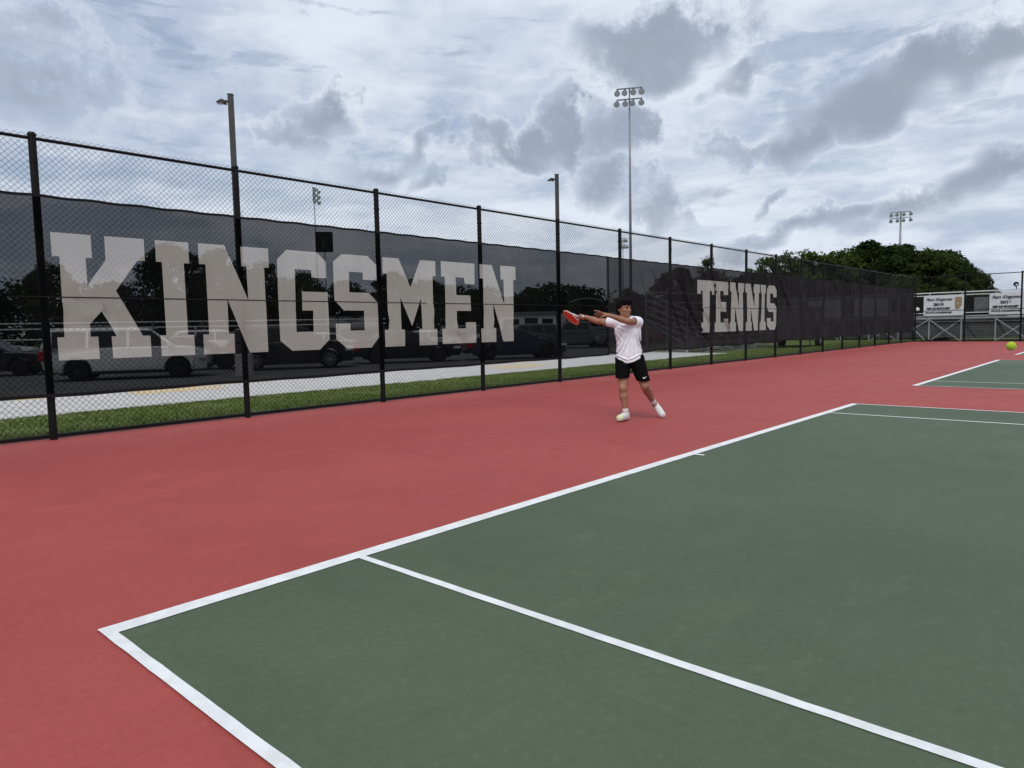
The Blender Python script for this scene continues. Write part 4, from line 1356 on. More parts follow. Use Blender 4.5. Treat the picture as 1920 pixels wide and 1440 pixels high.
# round white lamp and loudspeaker on the rail
root = empty('rail_lamp', (GX - 0.25, 8.05, 1.55))
tag(root, 'small round white lamp left of the 2015 banner', 'lamp')
MB().lathe([(0.001, 0.62), (0.10, 0.58), (0.145, 0.48), (0.13, 0.38), (0.05, 0.33)], n=14).build('globe', M['white_paint'], root, smooth=True)
MB().tube([(0, 0, 0.36), (0, 0, 0.10), (0.20, 0, 0.10)], 0.02, 6).build('bracket', M['trim'], root)
root = empty('loudspeaker', (GX + 0.2, 2.66, 3.10))
tag(root, 'tiny black loudspeaker on the grandstand rail above the 2016 banner', 'loudspeaker')
MB().tube([(0, 0, 0), (0, 0, 0.22)], 0.025, 6).build('stem', M['trim'], root)
MB().lathe([(0.05, 0.0), (0.08, 0.12), (0.15, 0.22)], (0.05, 0, 0.3), (-1, 0, 0.1), 12).build('horn', M['trim'], root)

# ------------------------------------------------------------------ trees
def crown_mesh(seed, h, rad, zlow, clumps, leaves, size, airy=0.0):
    r = np.random.default_rng(seed)
    cs = []
    for i in range(clumps):
        u = r.uniform(-1, 1); th = r.uniform(0, 2 * PI)
        k = r.uniform(0.45, 1.0) ** 0.5
        zc = (zlow + h) / 2 + u * (h - zlow) / 2 * 0.86
        prof = math.sqrt(max(0.05, 1 - abs(u) ** 2.4)) * (1.0 if u < 0.1 else 1.0 - 0.22 * u)
        rr = rad * prof * k * r.uniform(0.75, 1.08)
        cs.append((rr * math.cos(th), rr * math.sin(th), zc, rad * r.uniform(0.20, 0.36)))
    C_ = np.array(cs)
    n = leaves
    idx = r.integers(0, clumps, n)
    dirs = r.normal(size=(n, 3)); dirs /= np.linalg.norm(dirs, axis=1, keepdims=True)
    rr = C_[idx, 3] * r.uniform(0.35, 1.0, n) ** 0.6
    cen = C_[idx, :3] + dirs * rr[:, None] * np.array([1, 1, 0.72])
    stray = r.random(n) < airy
    cen[stray] += dirs[stray] * (rad * 0.16)
    nrm = dirs + r.normal(size=(n, 3)) * 0.7 + np.array([0, 0, 0.5])
    nrm /= np.linalg.norm(nrm, axis=1, keepdims=True)
    t = np.cross(nrm, r.normal(size=(n, 3))); t /= np.linalg.norm(t, axis=1, keepdims=True)
    bt = np.cross(nrm, t)
    s = size * r.uniform(0.55, 1.25, n)[:, None]
    V = np.stack([cen - t * s, cen - bt * s * 0.55 + nrm * s * 0.12, cen + t * s, cen + bt * s * 0.55 - nrm * s * 0.1], 1).reshape(-1, 3)
    V[:, 2] = np.maximum(V[:, 2], 0.15)
    Fc = np.arange(n * 4).reshape(-1, 4)
    return V, Fc, C_


protos = []


def tree_proto(seed, h, rad, zlow, clumps, leaves, size, leaf, airy=0.0):
    root = empty('tree')
    V, Fc, C_ = crown_mesh(seed, h, rad, zlow, clumps, leaves, size, airy)
    np_mesh('crown', V, Fc, M[leaf], root)
    q = random.Random(seed)
    b = MB()
    top = h * 0.72
    b.tube([(0, 0, -0.2), (q.uniform(-.1, .1), q.uniform(-.1, .1), top * 0.4), (q.uniform(-.25, .25), q.uniform(-.25, .25), top)], [h * 0.028, h * 0.02, h * 0.007], 8)
    for c in C_[:: max(1, clumps // 14)]:
        z0 = max(zlow * 0.6, c[2] * 0.55)
        b.tube([(0, 0, z0), (c[0] * 0.5, c[1] * 0.5, (z0 + c[2]) / 2 + 0.2), (c[0], c[1], c[2])], [h * 0.010, h * 0.006, h * 0.002], 5)
    b.build('trunk', M['bark'], root, fix=False)
    protos.append([root, False])
    return len(protos) - 1


PA = tree_proto(11, 10.0, 3.7, 1.6, 58, 10500, 0.20, 'leafB')
PB = tree_proto(12, 10.0, 3.3, 1.2, 52, 10500, 0.20, 'leafA')
PC = tree_proto(13, 10.0, 3.9, 0.7, 64, 11500, 0.21, 'leafB')
PD = tree_proto(14, 10.0, 3.0, 2.0, 44, 7200, 0.19, 'leafC', 0.08)
PE = tree_proto(15, 10.0, 3.6, 0.6, 60, 11000, 0.20, 'leafA')
PF = tree_proto(16, 10.0, 2.6, 2.6, 30, 3400, 0.18, 'leafA', 0.14)


def plant(pi, x, y, h, wide, label, group, z=-0.15):
    root, used = protos[pi]
    if used:
        root = copy_tree(root)
    else:
        protos[pi][1] = True
    root.location = (x, y, z)
    k = h / 10.0
    root.scale = (k * wide, k * wide, k)
    root.rotation_euler = (0, 0, rnd.uniform(0, 6.28))
    tag(root, label, 'tree', group)


# wood beyond the grandstand (photo left to right)
wood = [
 (PF, 97.7, 45.6, 11.6, 0.62, 'small airy tree whose top pokes over the screen above the letters T and E'),
 (PD, 100.6, 39.2, 10.4, 0.8, 'low loose tree showing over the screen above the letters I and S'),
 (PD, 101.3, 36.4, 12.2, 0.95, 'light green airy tree at the left end of the wood'),
 (PD, 103.0, 32.6, 12.4, 0.95, 'light green tree with feathery top, second from the left end of the wood'),
 (PB, 104.8, 29.0, 11.6, 1.05, 'mid green tree right of the two light green trees in the wood'),
 (PC, 109.0, 26.3, 12.9, 1.1, 'tall dark tree forming the highest hump of the wood'),
 (PA, 107.0, 22.8, 11.9, 1.1, 'very dark broad tree just left of the distant floodlight mast'),
 (PE, 108.0, 19.2, 11.0, 1.1, 'mid green rounded tree right of the distant floodlight mast'),
 (PE, 110.5, 17.2, 10.4, 0.95, 'mid green tree behind the 2015 banner'),
 (PC, 109.0, 15.2, 9.2, 0.85, 'dark green tree between the two white banners'),
 (PA, 111.0, 13.4, 7.6, 0.85, 'dark tree where the wood slopes down above the 2016 banner'),
 (PC, 112.0, 12.0, 5.6, 0.8, 'lowest dark tree at the right end of the wood'),
 (PA, 116.0, 31.0, 11.6, 1.1, 'dark tree behind the light green trees of the wood'),
 (PC, 117.0, 24.5, 12.8, 1.15, 'dark tree in the second rank behind the highest hump'),
 (PA, 117.0, 19.0, 11.6, 1.1, 'dark tree in the second rank right of the floodlight mast'),
 (PC, 117.5, 16.5, 9.6, 1.0, 'dark tree in the second rank above the gap between banners'),
 (PB, 100.5, 27.0, 8.6, 1.1, 'lighter green lower tree in front of the highest hump'),
 (PE, 101.0, 20.0, 7.4, 1.1, 'lower bushy tree behind the left white rail of the grandstand'),
 (PB, 101.5, 14.5, 6.6, 1.1, 'lower bushy tree right above the 2015 banner'),
 (PE, 102.0, 11.6, 4.6, 0.9, 'low bush-like tree above the right part of the grandstand'),
 (PE, 106.0, 34.6, 10.6, 1.1, 'mid green tree filling the gap behind the two light green trees'),
 (PB, 108.0, 31.4, 10.9, 1.1, 'mid green tree behind the feathery light green tree'),
 (PA, 100.0, 33.5, 8.4, 1.1, 'dark lower tree behind the plain windscreen top'),
]
for t_ in wood:
    plant(*t_, 'trees of the wood beyond the grandstand')
# trees behind the parking lot, seen through the dark screens
lot = [
 (PA, 12.5, 70.5, 7.4, 1.1, 'dark tree at the left edge, left of the letter K'),
 (PB, 18.6, 69.0, 8.1, 0.95, 'dark tree seen through the stem of the letter K'),
 (PE, 23.0, 68.0, 6.6, 1.1, 'low dark tree between the arms of the letter K'),
 (PC, 27.6, 66.0, 10.2, 0.95, 'tall rounded tree behind the letter I'),
 (PA, 31.5, 64.2, 9.9, 0.85, 'tall dark tree behind the first stem of the letter N'),
 (PB, 35.4, 62.4, 8.6, 0.9, 'dark tree behind the right stem of the first letter N'),
 (PE, 38.6, 60.4, 7.6, 0.95, 'dark tree behind the letter G'),
 (PA, 42.2, 58.6, 6.9, 1.0, 'dark tree behind the letter S, over the shed'),
 (PC, 46.0, 55.6, 7.7, 0.95, 'dark tree behind the letter M'),
 (PB, 49.2, 53.0, 6.8, 0.95, 'dark tree between the letters M and E'),
 (PE, 52.2, 50.0, 5.7, 1.05, 'low dark tree behind the letter E'),
 (PA, 56.6, 45.6, 5.9, 0.95, 'dome-shaped dark tree right of the last letter N'),
 (PC, 60.2, 41.2, 5.2, 1.1, 'low dark tree behind the gateway arch'),
 (PB, 62.2, 37.0, 5.4, 1.0, 'low dark tree above the head of the player'),
 (PA, 66.6, 33.6, 7.6, 1.1, 'dark tree right of the tall floodlight mast'),
 (PE, 69.5, 31.0, 7.2, 1.1, 'dark tree behind the spectator stand'),
 (PC, 72.0, 28.0, 6.8, 1.1, 'dark tree behind the letters TENNIS'),
 (PA, 75.0, 24.5, 6.4, 1.1, 'dark tree behind the letter S of TENNIS'),
 (PB, 5.5, 71.5, 6.8, 1.1, 'dark tree just inside the left edge of the view, beyond the rail fence'),
]
for t_ in lot:
    plant(*t_, 'trees behind the parking lot')


# the far wood edge behind them reads as one dark mass
r = np.random.default_rng(21)
n = 56000
t = r.uniform(0, 1, n)
path = np.array([(-14, 84), (16, 79), (40, 70), (58, 56), (70, 46), (84, 34), (96, 26)], float)
seg = t * (len(path) - 1); i0 = np.minimum(seg.astype(int), len(path) - 2); fr = (seg - i0)[:, None]
xy = path[i0] * (1 - fr) + path[i0 + 1] * fr + r.normal(0, 0.9, (n, 2))
hmax = np.interp(t, [0, .62, .75, 1], [6.2, 5.6, 4.4, 4.2]) + 0.9 * np.sin(t * 43) + 0.6 * np.sin(t * 97 + 1) + 0.4 * np.sin(t * 211)
z = hmax * r.uniform(0, 1, n) ** 0.8 - 0.1
cen = np.column_stack([xy, z])
nr = r.normal(size=(n, 3)); nr /= np.linalg.norm(nr, axis=1, keepdims=True)
tt_ = np.cross(nr, r.normal(size=(n, 3))); tt_ /= np.linalg.norm(tt_, axis=1, keepdims=True)
bt_ = np.cross(nr, tt_); sz = r.uniform(0.16, 0.36, n)[:, None]
V = np.stack([cen - tt_ * sz, cen - bt_ * sz * .6, cen + tt_ * sz, cen + bt_ * sz * .6], 1).reshape(-1, 3)
V[:, 2] = np.maximum(V[:, 2], -0.14)
tag(np_mesh('treeline', V, np.arange(n * 4).reshape(-1, 4), M['leafB']), 'dark distant wood edge along the far side of the parking lot', 'woodland', kind='stuff')


# ------------------------------------------------------------------ implicit-surface modelling for the figure
class SDF:
    def __init__(self, lo, hi, h):
        self.lo = np.array(lo, float); self.h = h
        self.n = np.ceil((np.array(hi) - self.lo) / h).astype(int) + 1
        self.D = np.full(self.n, 0.15, np.float32)
        self.ax = [self.lo[i] + np.arange(self.n[i]) * h for i in range(3)]

    def _sl(self, lo, hi):
        a = np.clip(((np.array(lo) - self.lo) / self.h).astype(int) - 1, 0, self.n)
        b_ = np.clip(((np.array(hi) - self.lo) / self.h).astype(int) + 2, 0, self.n)
        return tuple(slice(int(i), int(j)) for i, j in zip(a, b_))

    def _g(self, sl):
        return np.meshgrid(*[self.ax[i][sl[i]] for i in range(3)], indexing='ij')

    def _put(self, sl, d, k, sub=False):
        cur = self.D[sl]
        if sub:
            hh = np.clip(0.5 - 0.5 * (cur + d) / k, 0, 1)
            self.D[sl] = cur * (1 - hh) - d * hh + k * hh * (1 - hh)
        else:
            hh = np.clip(0.5 + 0.5 * (d - cur) / k, 0, 1)
            self.D[sl] = d * (1 - hh) + cur * hh - k * hh * (1 - hh)

    def cap(self, a, b_, ra, rb=None, k=0.02, sub=False, sc=(1, 1, 1)):
        rb = ra if rb is None else rb
        a, b_, sc = np.array(a, float), np.array(b_, float), np.array(sc, float)
        m = max(ra, rb) * max(1.0, float((1 / sc).max())) + 0.10
        sl = self._sl(np.minimum(a, b_) - m, np.maximum(a, b_) + m)
        X, Y, Z = self._g(sl)
        ab = (b_ - a) * sc
        px, py, pz = (X - a[0]) * sc[0], (Y - a[1]) * sc[1], (Z - a[2]) * sc[2]
        t = np.clip((px * ab[0] + py * ab[1] + pz * ab[2]) / max(1e-9, ab @ ab), 0, 1)
        d = np.sqrt((px - t * ab[0]) ** 2 + (py - t * ab[1]) ** 2 + (pz - t * ab[2]) ** 2) - (ra + (rb - ra) * t)
        self._put(sl, (d / sc.max()).astype(np.float32), k, sub)
        return self

    def ell(self, c, r, R=None, k=0.02, sub=False):
        c, r = np.array(c, float), np.array(r, float)
        m = r.max() + 0.10
        sl = self._sl(c - m, c + m)
        X, Y, Z = self._g(sl)
        p = np.stack([X - c[0], Y - c[1], Z - c[2]], -1)
        if R is not None:
            p = p @ np.array(R).T          # rows of R are the local axes
        k0 = np.linalg.norm(p / r, axis=-1)
        k1 = np.linalg.norm(p / (r * r), axis=-1) + 1e-9
        d = k0 * (k0 - 1) / k1
        self._put(sl, d.astype(np.float32), k, sub)
        return self

    def cut(self, fn):
        X, Y, Z = np.meshgrid(*self.ax, indexing='ij')
        self.D = np.maximum(self.D, fn(X, Y, Z).astype(np.float32))
        return self

    def disp(self, fn):
        X, Y, Z = np.meshgrid(*self.ax, indexing='ij')
        self.D = self.D + fn(X, Y, Z).astype(np.float32)
        return self

    def sample(self, P):
        q = (np.asarray(P) - self.lo) / self.h
        i = np.clip(np.round(q).astype(int), 0, self.n - 1)
        return self.D[i[..., 0], i[..., 1], i[..., 2]]

    def mesh(self, name, m, parent):
        D = self.D
        ins = D < 0
        n = np.array(D.shape) - 1
        cnt = np.zeros(n, np.int8)
        for di in (0, 1):
            for dj in (0, 1):
                for dk in (0, 1):
                    cnt += ins[di:n[0] + di, dj:n[1] + dj, dk:n[2] + dk]
        I, J, K = np.nonzero((cnt > 0) & (cnt < 8))
        ids = np.full(n, -1, np.int32)
        ids[I, J, K] = np.arange(len(I))
        acc = np.zeros((len(I), 3)); num = np.zeros(len(I))
        cor = [(a, b_, c) for a in (0, 1) for b_ in (0, 1) for c in (0, 1)]
        for a in cor:
            for b_ in cor:
                if sum(b_) == sum(a) + 1 and all(y >= x for x, y in zip(a, b_)):
                    d0 = D[I + a[0], J + a[1], K + a[2]]; d1 = D[I + b_[0], J + b_[1], K + b_[2]]
                    s = (d0 < 0) != (d1 < 0)
                    t = np.where(s, d0 / np.where(s, d0 - d1, 1), 0)
                    for q in range(3):
                        acc[:, q] += np.where(s, a[q] + (b_[q] - a[q]) * t, 0)
                    num += s
        V = self.lo + (np.stack([I, J, K], 1) + acc / np.maximum(num, 1)[:, None]) * self.h
        quads = []
        for axx in range(3):
            o1, o2 = (axx + 1) % 3, (axx + 2) % 3
            sl0 = [slice(None)] * 3; sl1 = [slice(None)] * 3
            sl0[axx] = slice(0, -1); sl1[axx] = slice(1, None)
            a0, a1 = ins[tuple(sl0)], ins[tuple(sl1)]
            E_ = np.argwhere(a0 != a1)
            E_ = E_[(E_[:, o1] > 0) & (E_[:, o2] > 0) & (E_[:, o1] < n[o1]) & (E_[:, o2] < n[o2])]
            flip = a0[tuple(E_.T)]
            def cid(d1, d2):
                q = E_.copy(); q[:, o1] += d1; q[:, o2] += d2
                return ids[tuple(q.T)]
            Q = np.stack([cid(-1, -1), cid(0, -1), cid(0, 0), cid(-1, 0)], 1)
            Q[~flip] = Q[~flip][:, ::-1]
            quads.append(Q)
        Q = np.concatenate(quads)
        Q = Q[(Q >= 0).all(1)]
        return np_mesh(name, V, Q, m, parent, smooth=True)


def skin_mat():
    m = mat('skin', (0.345, 0.172, 0.108), 0.5, 0.3, col2=(0.295, 0.138, 0.082), vscale=9.0, bump=0.08, bscale=160)
    bs = m.node_tree.nodes['Principled BSDF']
    bs.inputs['Subsurface Weight'].default_value = 0.06
    bs.inputs['Subsurface Radius'].default_value = (0.02, 0.008, 0.004)
    return m


M['skin'] = skin_mat()
M['shirt'] = mat('white_jersey', (0.80, 0.81, 0.86), 0.8, 0.2, vary=0.02, vscale=20, bump=0.1, bscale=240)
M['shorts'] = mat('black_shorts', (0.0035, 0.0035, 0.004), 0.85, 0.08, bump=0.3, bscale=40)
M['sock'] = mat('white_sock', (0.72, 0.69, 0.72), 0.9, 0.1, bump=0.4, bscale=150)
M['hair'] = mat('black_hair', (0.004, 0.0037, 0.0036), 0.75, 0.1, bump=0.5, bscale=70)
M['eye'] = mat('dark_iris', (0.015, 0.010, 0.008), 0.2, 0.5)
M['brow'] = mat('brow_hair', (0.02, 0.014, 0.012), 0.7, 0.2)
M['lip'] = mat('lip', (0.22, 0.075, 0.06), 0.45, 0.4)
M['sole'] = mat('shoe_sole', (0.62, 0.58, 0.54), 0.7, 0.3)
M['shoe'] = mat('shoe_white', (0.64, 0.63, 0.60), 0.6, 0.3, vary=0.06, vscale=30)
M['shoe_lime'] = mat('shoe_lime_toe', (0.66, 0.68, 0.40), 0.6, 0.3, vary=0.05, vscale=30)
M['lace'] = mat('shoe_lace', (0.30, 0.30, 0.31), 0.8, 0.2)

player = empty('person', (7.45, 1.95, 0.008), math.atan2(-0.74248861, 0.66985869))
tag(player, 'tennis player in white shirt and black shorts turning with the racket held back', 'person')


def nv(v):
    v = np.array(v, float)
    return v / np.linalg.norm(v)


# joints in the player frame: x = across the view, y = away from the camera, z = up
RSH, REL, RWR = np.array((-.185, .03, 1.372)), np.array((-.398, .18, 1.392)), np.array((-.545, .375, 1.456))
LSH, LEL, LWR = np.array((.155, .0, 1.366)), np.array((-.030, -.19, 1.378)), np.array((-.292, -.225, 1.466))
RHP, RKN, RAN = np.array((-.065, .01, .83)), np.array((-.093, -.110, .446)), np.array((-.056, -.110, .098))
LHP, LKN, LAN = np.array((.120, .01, .83)), np.array((.217, -.085, .472)), np.array((.400, .20, .195))
RAX = nv((-.24, .96, -.02))                # racket axis, butt to tip
RGRIP = np.array((-.614, .415, 1.470))       # centre of the gripping hand
RW = nv(np.array((.707, 0, -.707)) - RAX * np.dot(RAX, (.707, 0, -.707)))   # across the string face
RN = np.cross(RAX, RW)

HC = np.array((-.052, .0, 1.565))            # head centre
FD = nv((.60, -.80, -.05)); FD2 = nv((.60, -.80, 0)); LD = np.array((-FD2[1], FD2[0], 0)); UPV = np.array((0, 0, 1.0))
HR = np.stack([LD, FD2, UPV])


def hp(l, f, u):
    return HC + LD * l + FD2 * f + UPV * u


S_ = SDF((-.70, -.40, -0.02), (.60, .56, 1.76), 0.0052)
# trunk
S_.ell((.028, .02, .84), (.165, .112, .125), k=.05)
S_.cap((.02, .02, .92), (.01, .02, 1.12), .125, .135, k=.05, sc=(1, 1.28, 1))
S_.ell((.003, .02, 1.235), (.172, .112, .165), k=.06)
S_.cap(RSH + (.05, 0, 0), LSH - (.05, 0, 0), .062, .062, k=.05)
S_.cap((-.005, .03, 1.36), (-.038, .012, 1.49), .060, .055, k=.03)
# head
S_.ell(hp(0, -.012, .022), (.080, .098, .100), HR, k=.02)
S_.ell(hp(0, .030, -.052), (.066, .068, .084), HR, k=.03)
S_.ell(hp(0, .064, -.112), (.026, .024, .022), HR, k=.03)
S_.cap(hp(-.045, .01, -.085), hp(0, .062, -.112), .026, .022, k=.02)
S_.cap(hp(.045, .01, -.085), hp(0, .062, -.112), .026, .022, k=.02)
S_.cap(hp(-.04, .068, .022), hp(.04, .068, .022), .018, .018, k=.02)
for s in (-1, 1):
    S_.ell(hp(s * .033, .098, .001), (.018, .014, .013), HR, k=.012, sub=True)
    S_.ell(hp(s * .040, .062, -.030), (.022, .024, .020), HR, k=.02)
    S_.ell(hp(s * .031, .081, .000), (.014, .012, .011), HR, k=.004)
    S_.ell(hp(s * .080, -.012, -.012), (.012, .022, .034), HR, k=.008)
    S_.ell(hp(s * .093, -.006, -.010), (.008, .012, .020), HR, k=.006, sub=True)
S_.cap(hp(0, .092, .012), hp(0, .112, -.036), .009, .014, k=.012)
S_.cap(hp(-.012, .098, -.042), hp(.012, .098, -.042), .010, .010, k=.008)
S_.cap(hp(-.018, .086, -.073), hp(.018, .086, -.073), .009, .009, k=.008)
S_.cap(hp(-.016, .084, -.084), hp(.016, .084, -.084), .009, .009, k=.006)
# arms
S_.cap(RSH, REL, .052, .041, k=.03)
S_.ell((RSH * .55 + REL * .45) + (0, 0, -.012), (.075, .06, .05), k=.03)
S_.cap(REL, REL * .6 + RWR * .4, .040, .041, k=.02)
S_.cap(REL * .6 + RWR * .4, RWR, .041, .026, k=.02)
S_.cap(LSH, LEL, .054, .043, k=.03)
S_.cap(LEL, LEL * .65 + LWR * .35, .042, .042, k=.02)
S_.cap(LEL * .65 + LWR * .35, LWR, .042, .026, k=.02)
# racket hand: palm beside the handle, four fingers and the thumb closed round it
palm = RGRIP - RN * .0 + RW * .030
S_.cap(RWR, palm - RAX * .02, .026, .030, k=.02)
S_.cap(palm - RAX * .030, palm + RAX * .034, .024, .024, k=.015)
for i, off in enumerate((-.036, -.013, .011, .034)):
    c = RGRIP + RAX * off
    ring = [c + (RW * math.cos(a) + RN * math.sin(a)) * .0265 for a in np.linspace(0.2, 4.6, 6)]
    rads = np.linspace(.0105, .0078, 6) * (0.9 if i == 0 else 1.0)
    for a_, b_, r1, r2 in zip(ring[:-1], ring[1:], rads[:-1], rads[1:]):
        S_.cap(a_, b_, r1, r2, k=.004)
c = RGRIP + RAX * .048
ring = [c + (RW * math.cos(a) + RN * math.sin(a)) * .028 + RAX * o_ for a, o_ in ((0.1, -.04), (-0.7, -.005), (-1.5, .012), (-2.4, .014))]
for a_, b_ in zip(ring[:-1], ring[1:]):
    S_.cap(a_, b_, .0115, .0095, k=.005)
# free hand: relaxed, index reaching out
PL = np.array((-.375, -.205, 1.486))
S_.cap(LWR, PL, .025, .024, k=.015, sc=(1, 1.25, 1))
S_.cap(LWR * .4 + PL * .6, PL + (.0, .02, -.018), .022, .020, k=.012)
fing = [[(-.385, -.222, 1.500), (-.430, -.234, 1.522), (-.468, -.236, 1.532), (-.500, -.232, 1.534)],
        [(-.392, -.206, 1.492), (-.440, -.212, 1.508), (-.472, -.204, 1.498), (-.490, -.196, 1.478)],
        [(-.390, -.190, 1.482), (-.430, -.190, 1.486), (-.456, -.182, 1.470), (-.466, -.174, 1.450)],
        [(-.382, -.176, 1.470), (-.412, -.172, 1.466), (-.432, -.166, 1.450), (-.438, -.160, 1.434)]]
for f_, r0 in zip(fing, (.0100, .0104, .0100, .0088)):
    for i in range(3):
        S_.cap(f_[i], f_[i + 1], r0 - i * .0009, r0 - (i + 1) * .0009, k=.005)
th = [(-.330, -.236, 1.466), (-.362, -.258, 1.458), (-.392, -.266, 1.450), (-.412, -.262, 1.440)]
for i in range(3):
    S_.cap(th[i], th[i + 1], .0135 - i * .0014, .0121 - i * .0014, k=.008)
# legs
for HPp, KN, AN, bend in ((RHP, RKN, RAN, 0.02), (LHP, LKN, LAN, 0.02)):
    S_.cap(HPp, KN, .096, .058, k=.04)
    S_.ell(KN + (0, -.012, .0), (.050, .052, .058), k=.02)
    sh = AN - KN
    mid = KN + sh * .32
    back = nv(np.cross(sh, (1, 0, 0))); back = back if back[1] > 0 else -back
    S_.cap(KN, mid + back * .012, .052, .062, k=.02)
    S_.cap(mid + back * .014, KN + sh * .72, .062, .040, k=.02)
    S_.cap(KN + sh * .72, AN, .040, .036, k=.02)
RTOE, RHEEL = np.array((-.160, -.250, .045)), np.array((-.043, -.088, .045))
LTOE, LHEEL = np.array((.494, .085, .045)), np.array((.440, .245, .150))
S_.cap(RAN, RHEEL, .034, .036); S_.cap(RHEEL, RTOE, .036, .032); S_.cap(RAN, (RTOE + RHEEL) / 2, .034, .036)
S_.cap(LAN, LHEEL, .034, .036); S_.cap(LHEEL, LTOE, .036, .030); S_.cap(LAN, (LTOE + LHEEL) / 2, .034, .036)
S_.mesh('body', M['skin'], player)

# face details
for s in (-1, 1):
    MB().lathe([(0.0, .0125), (.006, .0118), (.0095, .009)], hp(s * .031, .081, .0), FD2, 10).build('iris', M['eye'], player, smooth=True)
    MB().tube([hp(s * .014, .092, .019), hp(s * .032, .090, .025), hp(s * .052, .074, .020)], [.0045, .0052, .003], 6).build('eyebrow', M['brow'], player, smooth=True)
    MB().tube([hp(s * .017, .0925, .007), hp(s * .031, .0945, .0125), hp(s * .047, .083, .006)], [.0022, .0028, .0022], 5).build('eyelid', M['brow'], player, smooth=True)
MB().tube([hp(-.022, .088, -.078), hp(-.008, .097, -.0755), hp(.008, .097, -.0755), hp(.022, .088, -.078)], [.004, .006, .006, .004], 8).build('lips', M['lip'], player, smooth=True)

# hair
Hh = SDF((-.22, -.18, 1.42), (.12, .18, 1.76), 0.0036)
Hh.ell(hp(0, -.014, .040), (.100, .116, .119), HR, k=.02)
Hh.ell(hp(.0, .052, .098), (.082, .060, .044), HR, k=.03)
Hh.ell(hp(0, -.075, -.02), (.066, .045, .070), HR, k=.03)


def hair_fn(X, Y, Z):
    f = (X - HC[0]) * FD2[0] + (Y - HC[1]) * FD2[1]
    l = (X - HC[0]) * LD[0] + (Y - HC[1]) * LD[1]
    u = Z - HC[2]
    line = np.interp(f, [-.12, -.05, -.015, .012, .035, .06, .12], [-.085, -.070, -.010, .004, .036, .042, .046]) + .008 * np.sin(l * 150) + .005 * np.sin(l * 310 + 1)
    return (line - u) * .75


Hh.disp(lambda X, Y, Z: .0035 * np.sin(X * 120 + 30 * Z) * np.sin(Y * 100 + Z * 30) + .0018 * np.sin(X * 260 + Y * 240))
Hh.cut(hair_fn)
Hh.mesh('hair', M['hair'], player)

# shirt
T_s = SDF((-.42, -.30, .72), (.34, .30, 1.50), 0.0048)
T_s.cap((.004, .02, 1.27), (.020, .012, .86), .160, .190, k=.05, sc=(1, 1.28, 1))
T_s.ell((.0, .02, 1.25), (.182, .128, .17), k=.05)
T_s.cap(RSH + (.06, 0, .0), LSH - (.05, 0, .0), .080, .080, k=.05)
T_s.cap((-.01, .03, 1.36), (-.025, .02, 1.43), .074, .066, k=.03)
rse = RSH + (REL - RSH) * .40
lse = LSH + (LEL - LSH) * .48

def hem_fn(X, Y, Z):
    x = X
    hz = np.interp(x, [-.20, -.16, -.10, -.03, .05, .12, .19, .24], [.852, .835, .812, .800, .815, .848, .900, .935]) + .01 * np.sin(Y * 22)
    return hz - Z


T_s.cut(hem_fn)
du = nv(REL - RSH); dl = nv(LEL - LSH)


def sleeve(sh, d, end, r0, r1):
    q = SDF((-.42, -.30, .72), (.34, .30, 1.50), 0.0048)
    q.cap(sh, end + d * .04, r0, r1, k=.01)
    q.cut(lambda X, Y, Z: (X - end[0]) * d[0] + (Y - end[1]) * d[1] + (Z - end[2]) * d[2])
    q.cap(end - d * .045, end + d * .08, r1 - .011, r1 - .010, k=.003, sub=True)
    return q.D


for D_ in (sleeve(RSH + (.02, 0, 0), du, rse, .072, .068), sleeve(LSH - (.01, 0, 0), dl, lse, .074, .069)):
    hh_ = np.clip(0.5 + 0.5 * (D_ - T_s.D) / .03, 0, 1)
    T_s.D = (D_ * (1 - hh_) + T_s.D * hh_ - .03 * hh_ * (1 - hh_)).astype(np.float32)


def seg_d(X, Z, a, b_):
    dx, dz = b_[0] - a[0], b_[1] - a[1]
    t = np.clip(((X - a[0]) * dx + (Z - a[1]) * dz) / (dx * dx + dz * dz), 0, 1)
    return np.hypot(X - a[0] - t * dx, Z - a[1] - t * dz), t


shirt_folds = [((-.03, 1.26), (-.14, 1.06), .012, .016), ((.0, 1.27), (-.15, .96), .013, .018), ((.03, 1.27), (-.11, .90), .013, .016), ((.02, 1.25), (.0, .86), .012, .014), ((.05, 1.26), (.06, .90), .012, .013),
               ((.09, 1.24), (.17, 1.02), .012, .016), ((.10, 1.20), (.19, .95), .012, .014), ((.07, 1.22), (.13, .92), .012, .012), ((-.15, 1.30), (-.05, 1.24), .010, .014), ((-.17, 1.22), (-.10, 1.10), .010, .012),
               ((-.15, .90), (-.02, .84), .011, .012), ((.0, .85), (.16, .92), .011, .012), ((.17, 1.25), (.19, 1.08), .010, .012), ((-.08, 1.0), (-.16, .88), .010, .010), ((-.10, 1.33), (.02, 1.30), .010, .010)]


def shirt_fold(X, Y, Z):
    d = np.zeros_like(X)
    for a, b_, w_, h_ in shirt_folds:
        q, t = seg_d(X, Z, a, b_)
        env = np.sin(np.clip(t, .04, .96) * PI) ** .5
        d -= h_ * .75 * env * np.exp(-(q / w_) ** 2)
        d += h_ * .5 * env * np.exp(-((q - 2.1 * w_) / (1.1 * w_)) ** 2)
    d = np.where(Y < .06, d, d * .4)
    d += .0012 * np.sin(X * 60 + Z * 24) * np.sin(Z * 34 + Y * 20)
    return d


T_s.disp(shirt_fold)
# hollow the hem
inn = SDF((-.42, -.30, .72), (.34, .30, 1.50), 0.0048)
inn.cap((.010, .016, 1.00), (.020, .012, .60), .155, .177, k=.05, sc=(1, 1.30, 1))
Zg = T_s.ax[2][None, None, :]
T_s.D = np.where(Zg < .93, np.maximum(T_s.D, -inn.D), T_s.D)
